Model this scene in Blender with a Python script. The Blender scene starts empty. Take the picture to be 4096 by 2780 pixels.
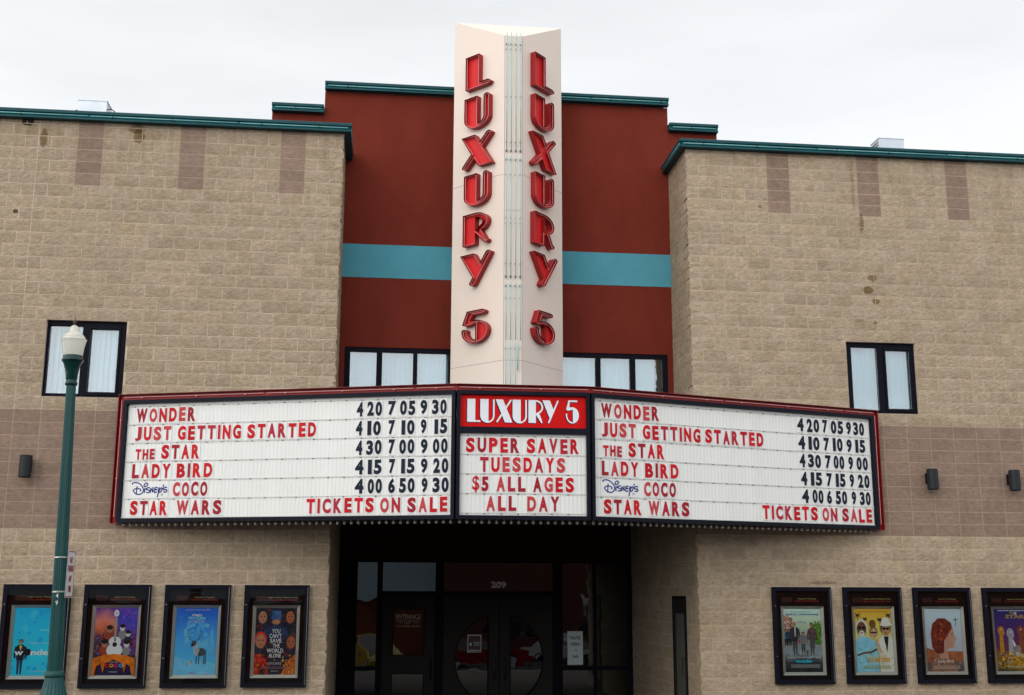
import bpy, math, random
from mathutils import Matrix, Vector
R = math.radians
random.seed(7)
SC = bpy.context.scene
COL = SC.collection

# ------------------------------------------------------------------ camera
def cam_axes(a, b, c):
    f = Vector((math.sin(a) * math.cos(b), math.cos(a) * math.cos(b), math.sin(b)))
    r = Vector((math.cos(a), -math.sin(a), 0)); u = r.cross(f)
    return (math.cos(c) * r + math.sin(c) * u, -math.sin(c) * r + math.cos(c) * u, f)
CAM = Vector((5.032, -18.522, 2.192)); FOCAL = 4659.4 / 4096
cr, cu, cf = cam_axes(0.11196, 0.20719, 0.00301)
cam = bpy.data.objects.new('camera', bpy.data.cameras.new('camera')); COL.objects.link(cam)
cam.matrix_world = Matrix(((cr.x, cu.x, -cf.x, CAM.x), (cr.y, cu.y, -cf.y, CAM.y), (cr.z, cu.z, -cf.z, CAM.z), (0, 0, 0, 1)))
cam.data.sensor_width = 36; cam.data.lens = 36 * FOCAL; cam.data.clip_start = .1; cam.data.clip_end = 2000
SC.camera = cam
def shot(p):            # where a point shows, 0..1 across and down (only used to rank the wall blocks by size)
    d = Vector(p) - CAM; z = d.dot(cf)
    return .5 + FOCAL * d.dot(cr) / z, .5 - FOCAL * d.dot(cu) / z * 4096 / 2780, z

# ------------------------------------------------------------------ sky and sun
SUN_EL = R(28)
world = bpy.data.worlds.new("World"); SC.world = world; world.use_nodes = True
nt = world.node_tree; nt.nodes.clear(); N = nt.nodes.new; Lk = nt.links.new
wo = N('ShaderNodeOutputWorld'); bg = N('ShaderNodeBackground'); bg.inputs[1].default_value = .1
sky = N('ShaderNodeTexSky'); sky.sky_type = 'NISHITA'; sky.sun_disc = False
sky.sun_elevation = SUN_EL; sky.sun_rotation = math.atan2(-.62, -.78)
tc = N('ShaderNodeTexCoord'); sp = N('ShaderNodeSeparateXYZ'); Lk(tc.outputs['Generated'], sp.inputs[0])
def mth(op, a, b):
    x = N('ShaderNodeMath'); x.operation = op
    for k, q in ((0, a), (1, b)):
        if isinstance(q, (int, float)): x.inputs[k].default_value = q
        else: Lk(q, x.inputs[k])
    return x.outputs[0]
SUNP = Vector((-.62, -.78, 0)).normalized()
zc_ = mth('MAXIMUM', sp.outputs[2], 0.0)
rise = mth('ADD', mth('MULTIPLY', mth('POWER', zc_, 3.0), 13.0), mth('ADD', mth('MULTIPLY', zc_, -15.0), 17.2))        # overcast: brighter overhead
dv = N('ShaderNodeVectorMath'); dv.operation = 'DOT_PRODUCT'; Lk(tc.outputs['Generated'], dv.inputs[0]); dv.inputs[1].default_value = SUNP
half = mth('MULTIPLY', mth('ADD', dv.outputs['Value'], 1.0), .5)
veil = mth('ADD', mth('MULTIPLY', mth('POWER', half, 2.0), 1.15), .85)         # thin cloud, brighter towards the veiled sun
mp = N('ShaderNodeMapping'); mp.inputs['Scale'].default_value = (1.2, 1.2, 5); mp.inputs['Rotation'].default_value = (0, R(18), R(20)); Lk(tc.outputs['Generated'], mp.inputs[0])
nz = N('ShaderNodeTexNoise'); nz.inputs['Scale'].default_value = 2.2; nz.inputs['Detail'].default_value = 5; Lk(mp.outputs[0], nz.inputs[0])
m2 = N('ShaderNodeMapRange'); m2.inputs[1].default_value = .3; m2.inputs[2].default_value = .7; m2.inputs[3].default_value = .9; m2.inputs[4].default_value = 1.06; Lk(nz.outputs[0], m2.inputs[0])
class _o: outputs = [mth('MULTIPLY', mth('MULTIPLY', rise, veil), m2.outputs[0])]
mx3 = _o
cc = N('ShaderNodeVectorMath'); cc.operation = 'SCALE'; cc.inputs[0].default_value = (.982, 1.0, 1.016); Lk(mx3.outputs[0], cc.inputs[3])
mix = N('ShaderNodeMixRGB'); mix.inputs[0].default_value = .9; Lk(sky.outputs[0], mix.inputs[1]); Lk(cc.outputs[0], mix.inputs[2])
Lk(mix.outputs[0], bg.inputs[0]); Lk(bg.outputs[0], wo.inputs[0])
sun = bpy.data.objects.new('sun', bpy.data.lights.new('sun', 'SUN')); COL.objects.link(sun)
sun.data.energy = .5; sun.data.angle = R(18); sun.data.color = (1, .86, .7)
sv = SUNP * math.cos(SUN_EL) + Vector((0, 0, math.sin(SUN_EL)))
sun.rotation_euler = sv.to_track_quat('Z', 'Y').to_euler()
SC.view_settings.view_transform = 'Standard'; SC.view_settings.look = 'None'
SC.view_settings.exposure = 0.0; SC.view_settings.gamma = 1; SC.view_settings.use_curve_mapping = False

# ------------------------------------------------------------------ materials
MATS = {}
def mat(name, col, rough=.7, metal=0, bump=0, bscale=60, var=0, vscale=3, spec=.22, stretch=(1, 1, 1), coat=0):
    if name in MATS: return MATS[name]
    m = bpy.data.materials.new(name); m.use_nodes = True; t = m.node_tree; b = t.nodes['Principled BSDF']
    b.inputs['Base Color'].default_value = (*col, 1); b.inputs['Roughness'].default_value = rough
    b.inputs['Metallic'].default_value = metal; b.inputs['Specular IOR Level'].default_value = spec; b.inputs['Coat Weight'].default_value = coat
    g = t.nodes.new('ShaderNodeNewGeometry'); mp = t.nodes.new('ShaderNodeMapping'); mp.inputs['Scale'].default_value = stretch
    t.links.new(g.outputs['Position'], mp.inputs[0])
    if var:
        n = t.nodes.new('ShaderNodeTexNoise'); n.inputs['Scale'].default_value = vscale; n.inputs['Detail'].default_value = 6; n.inputs['Roughness'].default_value = .6
        t.links.new(mp.outputs[0], n.inputs[0])
        mr = t.nodes.new('ShaderNodeMapRange'); mr.inputs[1].default_value = .25; mr.inputs[2].default_value = .75; mr.inputs[3].default_value = 1 - var; mr.inputs[4].default_value = 1 + var
        t.links.new(n.outputs[0], mr.inputs[0])
        v = t.nodes.new('ShaderNodeVectorMath'); v.operation = 'SCALE'; v.inputs[0].default_value = col; t.links.new(mr.outputs[0], v.inputs[3]); t.links.new(v.outputs[0], b.inputs['Base Color'])
    if bump:
        n = t.nodes.new('ShaderNodeTexNoise'); n.inputs['Scale'].default_value = bscale; n.inputs['Detail'].default_value = 5
        t.links.new(g.outputs['Position'], n.inputs[0])
        bp = t.nodes.new('ShaderNodeBump'); bp.inputs['Strength'].default_value = bump; bp.inputs['Distance'].default_value = .02
        t.links.new(n.outputs[0], bp.inputs['Height']); t.links.new(bp.outputs[0], b.inputs['Normal'])
    MATS[name] = m; return m

def stone(name, col, stains=(), bump=.6, bscale=34, blotch=.2, fine=.16, tint=(1, 1, 1)):
    """concrete masonry: tone per block, mineral blotches, grit, and the real stains with their own outlines"""
    m = bpy.data.materials.new(name); m.use_nodes = True; t = m.node_tree; b = t.nodes['Principled BSDF']; n = t.nodes.new; l = t.links.new
    b.inputs['Roughness'].default_value = .92; b.inputs['Specular IOR Level'].default_value = .2
    g = n('ShaderNodeNewGeometry'); oi = n('ShaderNodeObjectInfo')
    def noise(sc, det=5, stretch=(1, 1, 1)):
        mp = n('ShaderNodeMapping'); mp.inputs['Scale'].default_value = stretch; l(g.outputs['Position'], mp.inputs[0])
        x = n('ShaderNodeTexNoise'); x.inputs['Scale'].default_value = sc; x.inputs['Detail'].default_value = det; x.inputs['Roughness'].default_value = .65; l(mp.outputs[0], x.inputs[0]); return x.outputs[0]
    def rng(s, a, c, lo=.3, hi=.7):
        r = n('ShaderNodeMapRange'); r.inputs[1].default_value = lo; r.inputs[2].default_value = hi; r.inputs[3].default_value = a; r.inputs[4].default_value = c; l(s, r.inputs[0]); return r.outputs[0]
    def mul(a, c):
        x = n('ShaderNodeMath'); x.operation = 'MULTIPLY'; l(a, x.inputs[0]); l(c, x.inputs[1]); return x.outputs[0]
    f = mul(rng(noise(13, 8, (1, 1, 2.4)), 1 - fine * 1.1, 1 + fine * .45, .36, .6), rng(noise(1.6), 1 - blotch, 1 + blotch)); f = mul(f, rng(noise(3.1, 3, (1, 1, 1.4)), 1 - blotch, 1 + blotch)); f = mul(f, rng(noise(8, 6, (1, 1, 1.6)), 1 - fine * .9, 1 + fine * .9))
    f = mul(f, rng(noise(90, 3), 1 - fine * .7, 1 + fine * .7))
    f = mul(f, rng(g.outputs['Random Per Island'], .92, 1.07, 0, 1)); f = mul(f, rng(oi.outputs['Random'], .93, 1.06, 0, 1))
    v = n('ShaderNodeVectorMath'); v.operation = 'SCALE'; v.inputs[0].default_value = col; l(f, v.inputs[3])
    c = v.outputs[0]
    # warm / grey hue drift
    h = n('ShaderNodeMixRGB'); h.blend_type = 'MULTIPLY'; l(rng(noise(2.7), 0, 1, .4, .7), h.inputs[0]); l(c, h.inputs[1]); h.inputs[2].default_value = (*tint, 1); c = h.outputs[0]
    if stains:
        # rain streaks that start under the coping
        sp_ = n('ShaderNodeSeparateXYZ'); l(g.outputs['Position'], sp_.inputs[0])
        sk = mul(rng(noise(5.5, 4, (1, 1, .07)), 0, 1, .5, .72), rng(sp_.outputs[2], 0, .38, 7.9, 9.75))
        m0 = n('ShaderNodeMixRGB'); m0.blend_type = 'MULTIPLY'; l(sk, m0.inputs[0]); l(c, m0.inputs[1]); m0.inputs[2].default_value = (.5, .44, .36, 1); c = m0.outputs[0]
        wob = noise(9, 4); wv = n('ShaderNodeMath'); wv.operation = 'MULTIPLY_ADD'; l(wob, wv.inputs[0]); wv.inputs[1].default_value = 1.1; wv.inputs[2].default_value = -.55
        for (sx, sz, rx, rz, colr, amt) in stains:
            s = n('ShaderNodeVectorMath'); s.operation = 'SUBTRACT'; l(g.outputs['Position'], s.inputs[0]); s.inputs[1].default_value = (sx, 0, sz)
            q = n('ShaderNodeVectorMath'); q.operation = 'MULTIPLY'; l(s.outputs[0], q.inputs[0]); q.inputs[1].default_value = (1 / rx, 0, 1 / rz)
            ln = n('ShaderNodeVectorMath'); ln.operation = 'LENGTH'; l(q.outputs[0], ln.inputs[0])
            ad = n('ShaderNodeMath'); ad.operation = 'ADD'; l(ln.outputs['Value'], ad.inputs[0]); l(wv.outputs[0], ad.inputs[1])
            k = rng(ad.outputs[0], amt, 0, .85, 1.1)
            mm = n('ShaderNodeMixRGB'); mm.blend_type = 'MULTIPLY'; l(k, mm.inputs[0]); l(c, mm.inputs[1]); mm.inputs[2].default_value = (*colr, 1); c = mm.outputs[0]
    l(c, b.inputs['Base Color'])
    nb = n('ShaderNodeTexNoise'); nb.inputs['Scale'].default_value = bscale; nb.inputs['Detail'].default_value = 8; nb.inputs['Roughness'].default_value = .7; l(g.outputs['Position'], nb.inputs[0])
    bp = n('ShaderNodeBump'); bp.inputs['Strength'].default_value = bump; bp.inputs['Distance'].default_value = .03; l(nb.outputs[0], bp.inputs['Height']); l(bp.outputs[0], b.inputs['Normal'])
    return m

def glass(name, tint=(.9, .95, 1), refl=.06, rough=.0):
    m = bpy.data.materials.new(name); m.use_nodes = True; t = m.node_tree; t.nodes.clear(); n = t.nodes.new; l = t.links.new
    o = n('ShaderNodeOutputMaterial'); mx = n('ShaderNodeMixShader'); tr = n('ShaderNodeBsdfTransparent'); gl = n('ShaderNodeBsdfGlossy')
    tr.inputs[0].default_value = (*tint, 1); gl.inputs[0].default_value = (1, 1, 1, 1); gl.inputs['Roughness'].default_value = rough
    lw = n('ShaderNodeLayerWeight'); lw.inputs[0].default_value = .35
    mr = n('ShaderNodeMapRange'); mr.inputs[3].default_value = refl; mr.inputs[4].default_value = .9; l(lw.outputs['Fresnel'], mr.inputs[0])
    g = n('ShaderNodeNewGeometry'); w = n('ShaderNodeTexNoise'); w.inputs['Scale'].default_value = 1.4; l(g.outputs['Position'], w.inputs[0])
    bp = n('ShaderNodeBump'); bp.inputs['Strength'].default_value = .07; bp.inputs['Distance'].default_value = .05; l(w.outputs[0], bp.inputs['Height']); l(bp.outputs[0], gl.inputs['Normal'])
    l(mr.outputs[0], mx.inputs[0]); l(tr.outputs[0], mx.inputs[1]); l(gl.outputs[0], mx.inputs[2]); l(mx.outputs[0], o.inputs[0])
    return m

BLACKST = (.05, .05, .06); OLIVE = (.42, .34, .2); DAMP = (.6, .52, .42); DARK = (.3, .27, .24)
STAINS = [(-.80, 9.66, .1, .09, BLACKST, .95), (-.72, 9.5, .09, .14, DAMP, .45), (-.53, 9.38, .06, .17, OLIVE, .85), (.91, 9.6, .13, .08, OLIVE, .8), (.96, 9.48, .09, .12, OLIVE, .85),
          (-.865, 8.12, .04, .035, BLACKST, .8), (13.2, 8.47, .05, .16, OLIVE, .8), (13.33, 7.49, .09, .06, OLIVE, .85), (13.24, 7.27, .1, .07, OLIVE, .9),
          (13.38, 7.08, .065, .05, OLIVE, .85), (13.06, 6.73, .1, .03, DAMP, .7), (13.35, 6.70, .04, .03, OLIVE, .8), (11.4, 8.7, .03, .025, OLIVE, .8),
          (12.46, 7.72, .1, .07, DAMP, .3), (12.3, 9.7, .5, .12, DAMP, .35), (14.6, 9.65, .6, .1, DAMP, .3), (13.08, 9.2, .03, .5, DAMP, .5), (12.2, 2.36, .22, .03, DARK, .5)]
M_TAN = stone('split face tan', (.438, .346, .252), STAINS, bump=1.0, bscale=38, blotch=.06, fine=.15, tint=(.95, .93, .82))
M_PINK = stone('smooth mauve block', (.27, .192, .148), STAINS, bump=.3, bscale=70, blotch=.06, fine=.15, tint=(.95, .92, .9))
M_MORTAR_B = stone('band mortar', (.36, .255, .19), (), bump=.2, bscale=70, blotch=.06, fine=.08)
M_MORTAR = stone('mortar', (.515, .405, .315), (), bump=.2, bscale=70, blotch=.06, fine=.08)
M_STUCCO = mat('oxblood stucco', (.168, .030, .0195), .95, bump=.6, bscale=120, var=.12, vscale=2.0, spec=.03, stretch=(1.2, 1, .6))
M_BAND = mat('teal stucco', (.088, .305, .38), .95, bump=.45, bscale=120, var=.08, vscale=2, spec=.05)
M_TEAL = mat('teal metal', (.004, .055, .066), .45, 0, var=.25, vscale=4, stretch=(1, 1, 8))
M_TEAL2 = mat('teal metal light', (.006, .15, .165), .4, 0, var=.2, vscale=4)
M_TUBE_T = mat('teal neon tube', (.22, .47, .49), .15, coat=.5)
M_TUBE_R = mat('clear neon tube', (.62, .30, .29), .15, coat=.5)
M_CREAM = mat('cream sheet metal', (.75, .64, .56), .5, bump=.12, bscale=3, var=.04, vscale=1.3, stretch=(1, 1, .35))
M_SEAM = mat('seam shadow gap', (.3, .25, .22), .8)
M_RED = mat('channel letter red', (.30, .008, .010), .42, bump=.05, bscale=20, var=.12, vscale=6, spec=.35)
M_REDB = mat('letter back red', (.62, .012, .014), .5, var=.1, vscale=5, spec=.3)
M_COVE = mat('marquee red metal', (.17, .004, .005), .4, var=.15, vscale=5, spec=.35)
M_BLACK = mat('black aluminium', (.005, .006, .013), .5, var=.2, vscale=3, spec=.12)
M_FRAMEB = mat('black window frame', (.004, .004, .010), .6, var=.15, vscale=6, spec=.1)
M_DKDOOR = mat('dark door paint', (.017, .014, .012), .6, var=.1, vscale=3)
M_WHITE = mat('white acrylic', (.76, .765, .74), .35, var=.045, vscale=1.1, stretch=(3, 3, .05))
M_RAIL = mat('clear rail', (.58, .57, .55), .5)
M_CLIP = mat('dark clip', (.05, .045, .04), .6)
M_SIGNRED = mat('sign face red', (.58, .005, .006), .45, spec=.1)
M_SIGNWH = mat('sign white', (.75, .77, .82), .35)
M_NAVY = mat('navy ink', (.008, .006, .04), .5, spec=.1)
M_DIG = mat('black letter', (.008, .014, .030), .45, spec=.12)
M_BLUE = mat('blue script', (.012, .03, .2), .35)
M_PLATE = mat('letter plate', (.77, .775, .76), .35)
M_LRED = [mat('letter red ' + s, c, .5, var=.1, vscale=8, spec=.12) for s, c in (('bright', (.55, .012, .02)), ('deep', (.33, .015, .028)), ('rose', (.42, .022, .04)), ('mid', (.48, .01, .016)), ('faded', (.5, .055, .06)))]
M_GALV = mat('galvanised', (.50, .54, .58), .4, .6, var=.1, vscale=5)
M_GREEND = mat('dark green enamel', (.002, .030, .026), .25, coat=.25)
M_GREEN = mat('post green', (.010, .060, .060), .42, var=.15, vscale=5, coat=.08)
M_STEEL = mat('steel strap', (.55, .55, .5), .3, .9)
M_BRONZE = mat('bronze', (.09, .07, .06), .35, .7)
M_BRASS = mat('brass socket', (.3, .2, .1), .4, .8)
M_SILVER = mat('brushed silver', (.6, .58, .53), .34, .85, var=.08, vscale=10)
M_BLIND = mat('blind slat', (.48, .64, .66), .7)
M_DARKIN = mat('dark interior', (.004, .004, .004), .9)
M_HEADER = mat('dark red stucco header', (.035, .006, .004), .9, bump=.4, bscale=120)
M_CONC = mat('pavement concrete', (.12, .11, .1), .9, bump=.4, bscale=30, var=.12, vscale=.8)
M_ASPH = mat('asphalt', (.045, .045, .047), .9, bump=.6, bscale=80, var=.15, vscale=.5)
M_BRICK = mat('far brick', (.15, .045, .028), .9, var=.2, vscale=6)
M_ROOFM = mat('grey metal roof', (.16, .21, .25), .5, .0)
G_WIN = glass('window glass', (.88, .96, 1), .08)
G_DOOR = glass('dark door glass', (.22, .23, .24), .05)
G_CASE = glass('case glass', (.96, .97, .96), -.02)

# ------------------------------------------------------------------ mesh helpers
W = {}
class MB:
    def __init__(s): s.v = []; s.f = []; s.m = []
    def add(s, vs, fs, mi=0):
        o = len(s.v); s.v += [tuple(v) for v in vs]; s.f += [tuple(i + o for i in f) for f in fs]; s.m += [mi] * len(fs); return s
    def box(s, x0, x1, y0, y1, z0, z1, mi=0):
        return s.add([(x0, y0, z0), (x1, y0, z0), (x1, y1, z0), (x0, y1, z0), (x0, y0, z1), (x1, y0, z1), (x1, y1, z1), (x0, y1, z1)],
                     [(0, 3, 2, 1), (4, 5, 6, 7), (0, 1, 5, 4), (1, 2, 6, 5), (2, 3, 7, 6), (3, 0, 4, 7)], mi)
    def prism(s, pts, axis, a, b, mi=0):
        n = len(pts)
        def P(p, h): return {'x': (h, p[0], p[1]), 'y': (p[0], h, p[1]), 'z': (p[0], p[1], h)}[axis]
        vs = [P(p, a) for p in pts] + [P(p, b) for p in pts]
        return s.add(vs, [tuple(range(n)), tuple(range(2 * n - 1, n - 1, -1))] + [(i, i + n, (i + 1) % n + n, (i + 1) % n) for i in range(n)], mi)
    def tube(s, path, r, n=6, mi=0, closed=False):
        path = [Vector(p) for p in path]; k = len(path); base = len(s.v); rings = []
        for i, p in enumerate(path):
            if closed: d = path[(i + 1) % k] - path[i - 1]
            else: d = path[min(i + 1, k - 1)] - path[max(i - 1, 0)]
            d = d.normalized() if d.length > 1e-9 else Vector((0, 0, 1))
            u = d.orthogonal().normalized() if abs(d.y) > .9 else d.cross(Vector((0, 1, 0))).normalized(); w = d.cross(u)
            rings.append([p + (u * math.cos(6.2832 * j / n) + w * math.sin(6.2832 * j / n)) * r for j in range(n)])
        vs = [v for rg in rings for v in rg]; fs = []
        for i in range(k if closed else k - 1):
            a = i * n; b = ((i + 1) % k) * n
            fs += [(a + j, a + (j + 1) % n, b + (j + 1) % n, b + j) for j in range(n)]
        if not closed: fs += [tuple(range(n - 1, -1, -1)), tuple(range((k - 1) * n, k * n))]
        return s.add(vs, fs, mi)
    def lathe(s, prof, n=20, mi=0, c=(0, 0, 0), fl=0):
        vs = []; fs = []
        for r, z in prof:
            for j in range(n):
                rr = r * (1 - fl * (j % 2)); a = 6.28319 * j / n; vs.append((c[0] + rr * math.cos(a), c[1] + rr * math.sin(a), c[2] + z))
        for i in range(len(prof) - 1):
            fs += [(i * n + j, i * n + (j + 1) % n, (i + 1) * n + (j + 1) % n, (i + 1) * n + j) for j in range(n)]
        fs += [tuple(range(n - 1, -1, -1)), tuple(range((len(prof) - 1) * n, len(prof) * n))]
        return s.add(vs, fs, mi)
    def build(s, name, mats, parent=None, M=None, smooth=False):
        me = bpy.data.meshes.new(name); me.from_pydata(s.v, [], s.f)
        for x in (mats if isinstance(mats, (list, tuple)) else [mats]): me.materials.append(x)
        me.polygons.foreach_set('material_index', s.m)
        if smooth: me.polygons.foreach_set('use_smooth', [True] * len(me.polygons))
        me.update(); return place(bpy.data.objects.new(name, me), parent, M)
def place(o, parent=None, M=None):
    M = M or Matrix(); COL.objects.link(o); W[o] = M
    if parent: o.parent = parent; o.matrix_parent_inverse = W[parent].inverted()
    o.matrix_basis = M; return o
def mesh_obj(name, me, parent, M): return place(bpy.data.objects.new(name, me), parent, M)
def T(x, y, z, rz=0, s=(1, 1, 1)): return Matrix.Translation((x, y, z)) @ Matrix.Rotation(rz, 4, 'Z') @ Matrix.Diagonal((*s, 1))
def thing(name, label, cat, loc=(0, 0, 0), group=None):
    o = bpy.data.objects.new(name, None); o.empty_display_size = .2; place(o, None, T(*loc)); return tag(o, label, cat, group)
def tag(o, label, cat, group=None):
    o['label'] = label; o['category'] = cat
    if group: o['group'] = group
    return o
def kind(o, k): o['kind'] = k; return o

_tmp = {}
def fill2d(loops, ext=0.0):
    """filled 2D outline (holes allowed) -> (verts, faces); x right, z up, depth towards -y"""
    cu_ = bpy.data.curves.new('t', 'CURVE'); cu_.dimensions = '2D'; cu_.fill_mode = 'BOTH'; cu_.extrude = ext
    for lp in loops:
        sp_ = cu_.splines.new('POLY'); sp_.points.add(len(lp) - 1); sp_.use_cyclic_u = True
        for p, q in zip(sp_.points, lp): p.co = (q[0], q[1], 0, 1)
    return _tomesh(cu_)
def _tomesh(cu_):
    o = bpy.data.objects.new('t', cu_); COL.objects.link(o)
    me = bpy.data.meshes.new_from_object(o.evaluated_get(bpy.context.evaluated_depsgraph_get()))
    v = [(a.co.x, -a.co.z, a.co.y) for a in me.vertices]; f = [tuple(reversed(p.vertices)) for p in me.polygons]
    bpy.data.objects.remove(o); bpy.data.curves.remove(cu_); bpy.data.meshes.remove(me)
    return v, f
def text2d(s, off=0.0, ext=0.0, shear=0.0, res=3, sc=1.0):
    """outlines of built-in lettering scaled to capital height 1, left at x=0, base at z=0"""
    k = (s, off, ext, shear, res)
    if k not in _tmp:
        c = bpy.data.curves.new('t', 'FONT'); c.body = s; c.offset = off; c.extrude = ext; c.shear = shear; c.resolution_u = res; c.size = 1
        v, f = _tomesh(c)
        if not v: v = [(0, 0, 0)]
        c = bpy.data.curves.new('t', 'FONT'); c.body = 'H'; c.offset = off
        hv, _ = _tomesh(c); h = max(a[2] for a in hv) - min(a[2] for a in hv); zb = min(a[2] for a in hv); x0 = min(a[0] for a in v)
        v = [((a[0] - x0) / h, a[1], (a[2] - zb) / h) for a in v]
        _tmp[k] = (v, f, max(a[0] for a in v))
    return _tmp[k]
def put_text(mb, s, x0, x1, z0, h, y=0.0, mi=0, off=0.0, shear=0.0, align='fit', ext=0.0):
    v, f, w = text2d(s, off, ext, shear, 2)
    sx = (x1 - x0) / w if align == 'fit' else h
    xo = x0 if align == 'fit' else (x0 + x1) / 2 - w * sx / 2
    mb.add([(xo + a[0] * sx, y + a[1], z0 + a[2] * h) for a in v], f, mi)
def ribbon(mb, pts, w, y, mi=0):
    P = [Vector((p[0], p[1])) for p in pts]; n = len(P); L_ = []; Rr = []
    for i, p in enumerate(P):
        d = (P[min(i + 1, n - 1)] - P[max(i - 1, 0)]).normalized(); nn = Vector((-d.y, d.x)) * w / 2
        L_.append(p + nn); Rr.append(p - nn)
    mb.add([(q.x, y, q.y) for q in L_] + [(q.x, y, q.y) for q in Rr], [(i, i + n, i + n + 1, i + 1) for i in range(n - 1)], mi)
def arc(cx, cy, rx, ry, a0, a1, n=10): return [(cx + rx * math.cos(R(a0 + (a1 - a0) * i / n)), cy + ry * math.sin(R(a0 + (a1 - a0) * i / n))) for i in range(n + 1)]

# ------------------------------------------------------------------ ground, road, pavement
def struct(o): return kind(o, 'structure')
g = MB()
for i, (y0, y1, z0, z1) in enumerate([(-300, -26, -1.3, -1.3), (-26, -9, -1.3, -.17), (-9, 60, -.17, -.17)]):
    g.add([(-300, y0, z0), (300, y0, z0), (300, y1, z1), (-300, y1, z1)], [(0, 1, 2, 3)])
struct(g.build('ground', M_ASPH))
road = MB().add([(-80, -14, -.498 + .01), (80, -14, -.488), (80, -9, -.156), (-80, -9, -.156)], [(0, 1, 2, 3)])
road.add([(-80, -9, -.156), (80, -9, -.156), (80, -5.9, -.156), (-80, -5.9, -.156)], [(0, 1, 2, 3)]); struct(road.build('road', M_ASPH))
pv = struct(MB().box(-40, 50, -5.7, 5.4, -.15, 0).build('pavement', M_CONC))
struct(MB().box(-40, 50, -5.88, -5.705, -.15, .005).build('kerb', mat('kerb stone', (.3, .29, .27), .9, bump=.3)))

# ------------------------------------------------------------------ the cinema building
BLK, CRS, Z0 = .4064, .2032, 8.6
LE, RE = 4.27, 10.12            # inner corners of the two wings
YR = 1.22                       # plane of the recessed upper wall
bld = thing('cinema_building', 'tan split face block cinema with oxblood recessed centre wall and teal coping', 'building', (7.1, 0, 0))
WINL = (-.235, .99, Z0 - 17 * CRS, Z0 - 11 * CRS); WINR = (12.80, 14.02, Z0 - 17 * CRS, Z0 - 11 * CRS)

def wall_with_hole(x0, x1, z0, z1, y0, y1, holes, mats, name, parent):
    m = MB(); xs = sorted({x0, x1, *[h[0] for h in holes], *[h[1] for h in holes]}); zs = sorted({z0, z1, *[h[2] for h in holes], *[h[3] for h in holes]})
    for i in range(len(xs) - 1):
        for j in range(len(zs) - 1):
            cx, cz = (xs[i] + xs[i + 1]) / 2, (zs[j] + zs[j + 1]) / 2
            if any(h[0] < cx < h[1] and h[2] < cz < h[3] for h in holes): continue
            m.box(xs[i], xs[i + 1], y0, y1, zs[j], zs[j + 1])
    return m.build(name, mats, parent)
wl = wall_with_hole(-7, LE - .01, 0, 9.78, -.001, .3, [WINL], M_MORTAR, 'block_wall', bld)
wr = wall_with_hole(RE + .01, 21, 0, 9.78, -.001, .3, [WINR], M_MORTAR, 'block_wall', bld)
wl['label'] = 'block wall of the wing with the lamp post before it'; wr['label'] = 'block wall of the wing with two dark wall lights'
# return walls of the two wings
rt_r = wall_with_hole(.3, 5.2, 0, 9.78, -.3, 0, [(.79, 1.71, 0, 2.14)], M_MORTAR, 'return_wall', bld)
for o, M in ((rt_r, T(RE + .001, 0, 0, R(90))),): o.matrix_basis = M; W[o] = M
rt_l = MB().box(-.3, 0, .3, 5.2, 0, 9.78).build('return_wall', M_MORTAR, bld, T(LE - .001, 0, 0))

for x0, x1, w_ in ((-7, LE - .02, wl), (RE + .02, 21, wr)): MB().box(x0, x1, -.0022, -.0012, Z0 - 27 * CRS, Z0 - 18 * CRS).build('band_mortar', M_MORTAR_B, w_)
for w_, xo, cols in ((wl, 0, (-12, -8, -4, 0, 4, 8)), (wr, RE, (3.5, 7.5, 11.5, 15.5, 19.5))):
    for c in cols: MB().box(xo + c * BLK - .004, xo + c * BLK + BLK + .004, -.0022, -.0012, Z0, 9.78).build('band_mortar', M_MORTAR_B, w_)
rnd = random.Random(3)
def rock_mesh(w, h, dep=.10, rough=1.0, right=False, left=False, nx=None):
    nx = nx or max(3, round(w / .06)); nz_ = 4; vs = []; fs = []
    for j in range(nz_ + 1):
        for i in range(nx + 1):
            edge = (i in (0, nx)) + (j in (0, nz_))
            y = 0 if edge else -rnd.uniform(.004, .010) * rough
            x = w * i / nx + (0 if i in (0, nx) else rnd.uniform(-.012, .012)); z = h * j / nz_ + (0 if j in (0, nz_) else rnd.uniform(-.008, .008))
            if edge: y = -rnd.uniform(.0015, .003) * rough
            if right and i >= nx - 1: x += rnd.uniform(-.022, .02) if i == nx else 0; y = -rnd.uniform(.002, .016) if 0 < j < nz_ else y
            if left and i <= 1: x += rnd.uniform(-.02, .022) if i == 0 else 0; y = -rnd.uniform(.002, .016) if 0 < j < nz_ else y
            vs.append((x, y, z))
    for j in range(nz_):
        for i in range(nx):
            a = j * (nx + 1) + i; fs.append((a, a + 1, a + nx + 2, a + nx + 1))
    n0 = len(vs); vs += [(0, dep, 0), (w, dep, 0), (w, dep, h), (0, dep, h)]; st = nx + 1; tp = nz_ * st
    fs += [tuple([n0, n0 + 1] + list(range(nx, -1, -1))), tuple([n0 + 2, n0 + 3] + list(range(tp, tp + nx + 1))),
           tuple([n0 + 3, n0] + [j * st for j in range(nz_ + 1)]), tuple([n0 + 1, n0 + 2] + [j * st + nx for j in range(nz_, -1, -1)])]
    return vs, fs
def smooth_mesh(w, h, dep=.10):
    b = .004
    vs = [(0, 0, 0), (w, 0, 0), (w, 0, h), (0, 0, h), (b, -b, b), (w - b, -b, b), (w - b, -b, h - b), (b, -b, h - b), (0, dep, 0), (w, dep, 0), (w, dep, h), (0, dep, h)]
    return vs, [(4, 5, 6, 7), (0, 1, 5, 4), (1, 2, 6, 5), (2, 3, 7, 6), (3, 0, 4, 7), (8, 9, 1, 0), (9, 10, 2, 1), (10, 11, 3, 2), (11, 8, 0, 3)]
cache = {}
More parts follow.
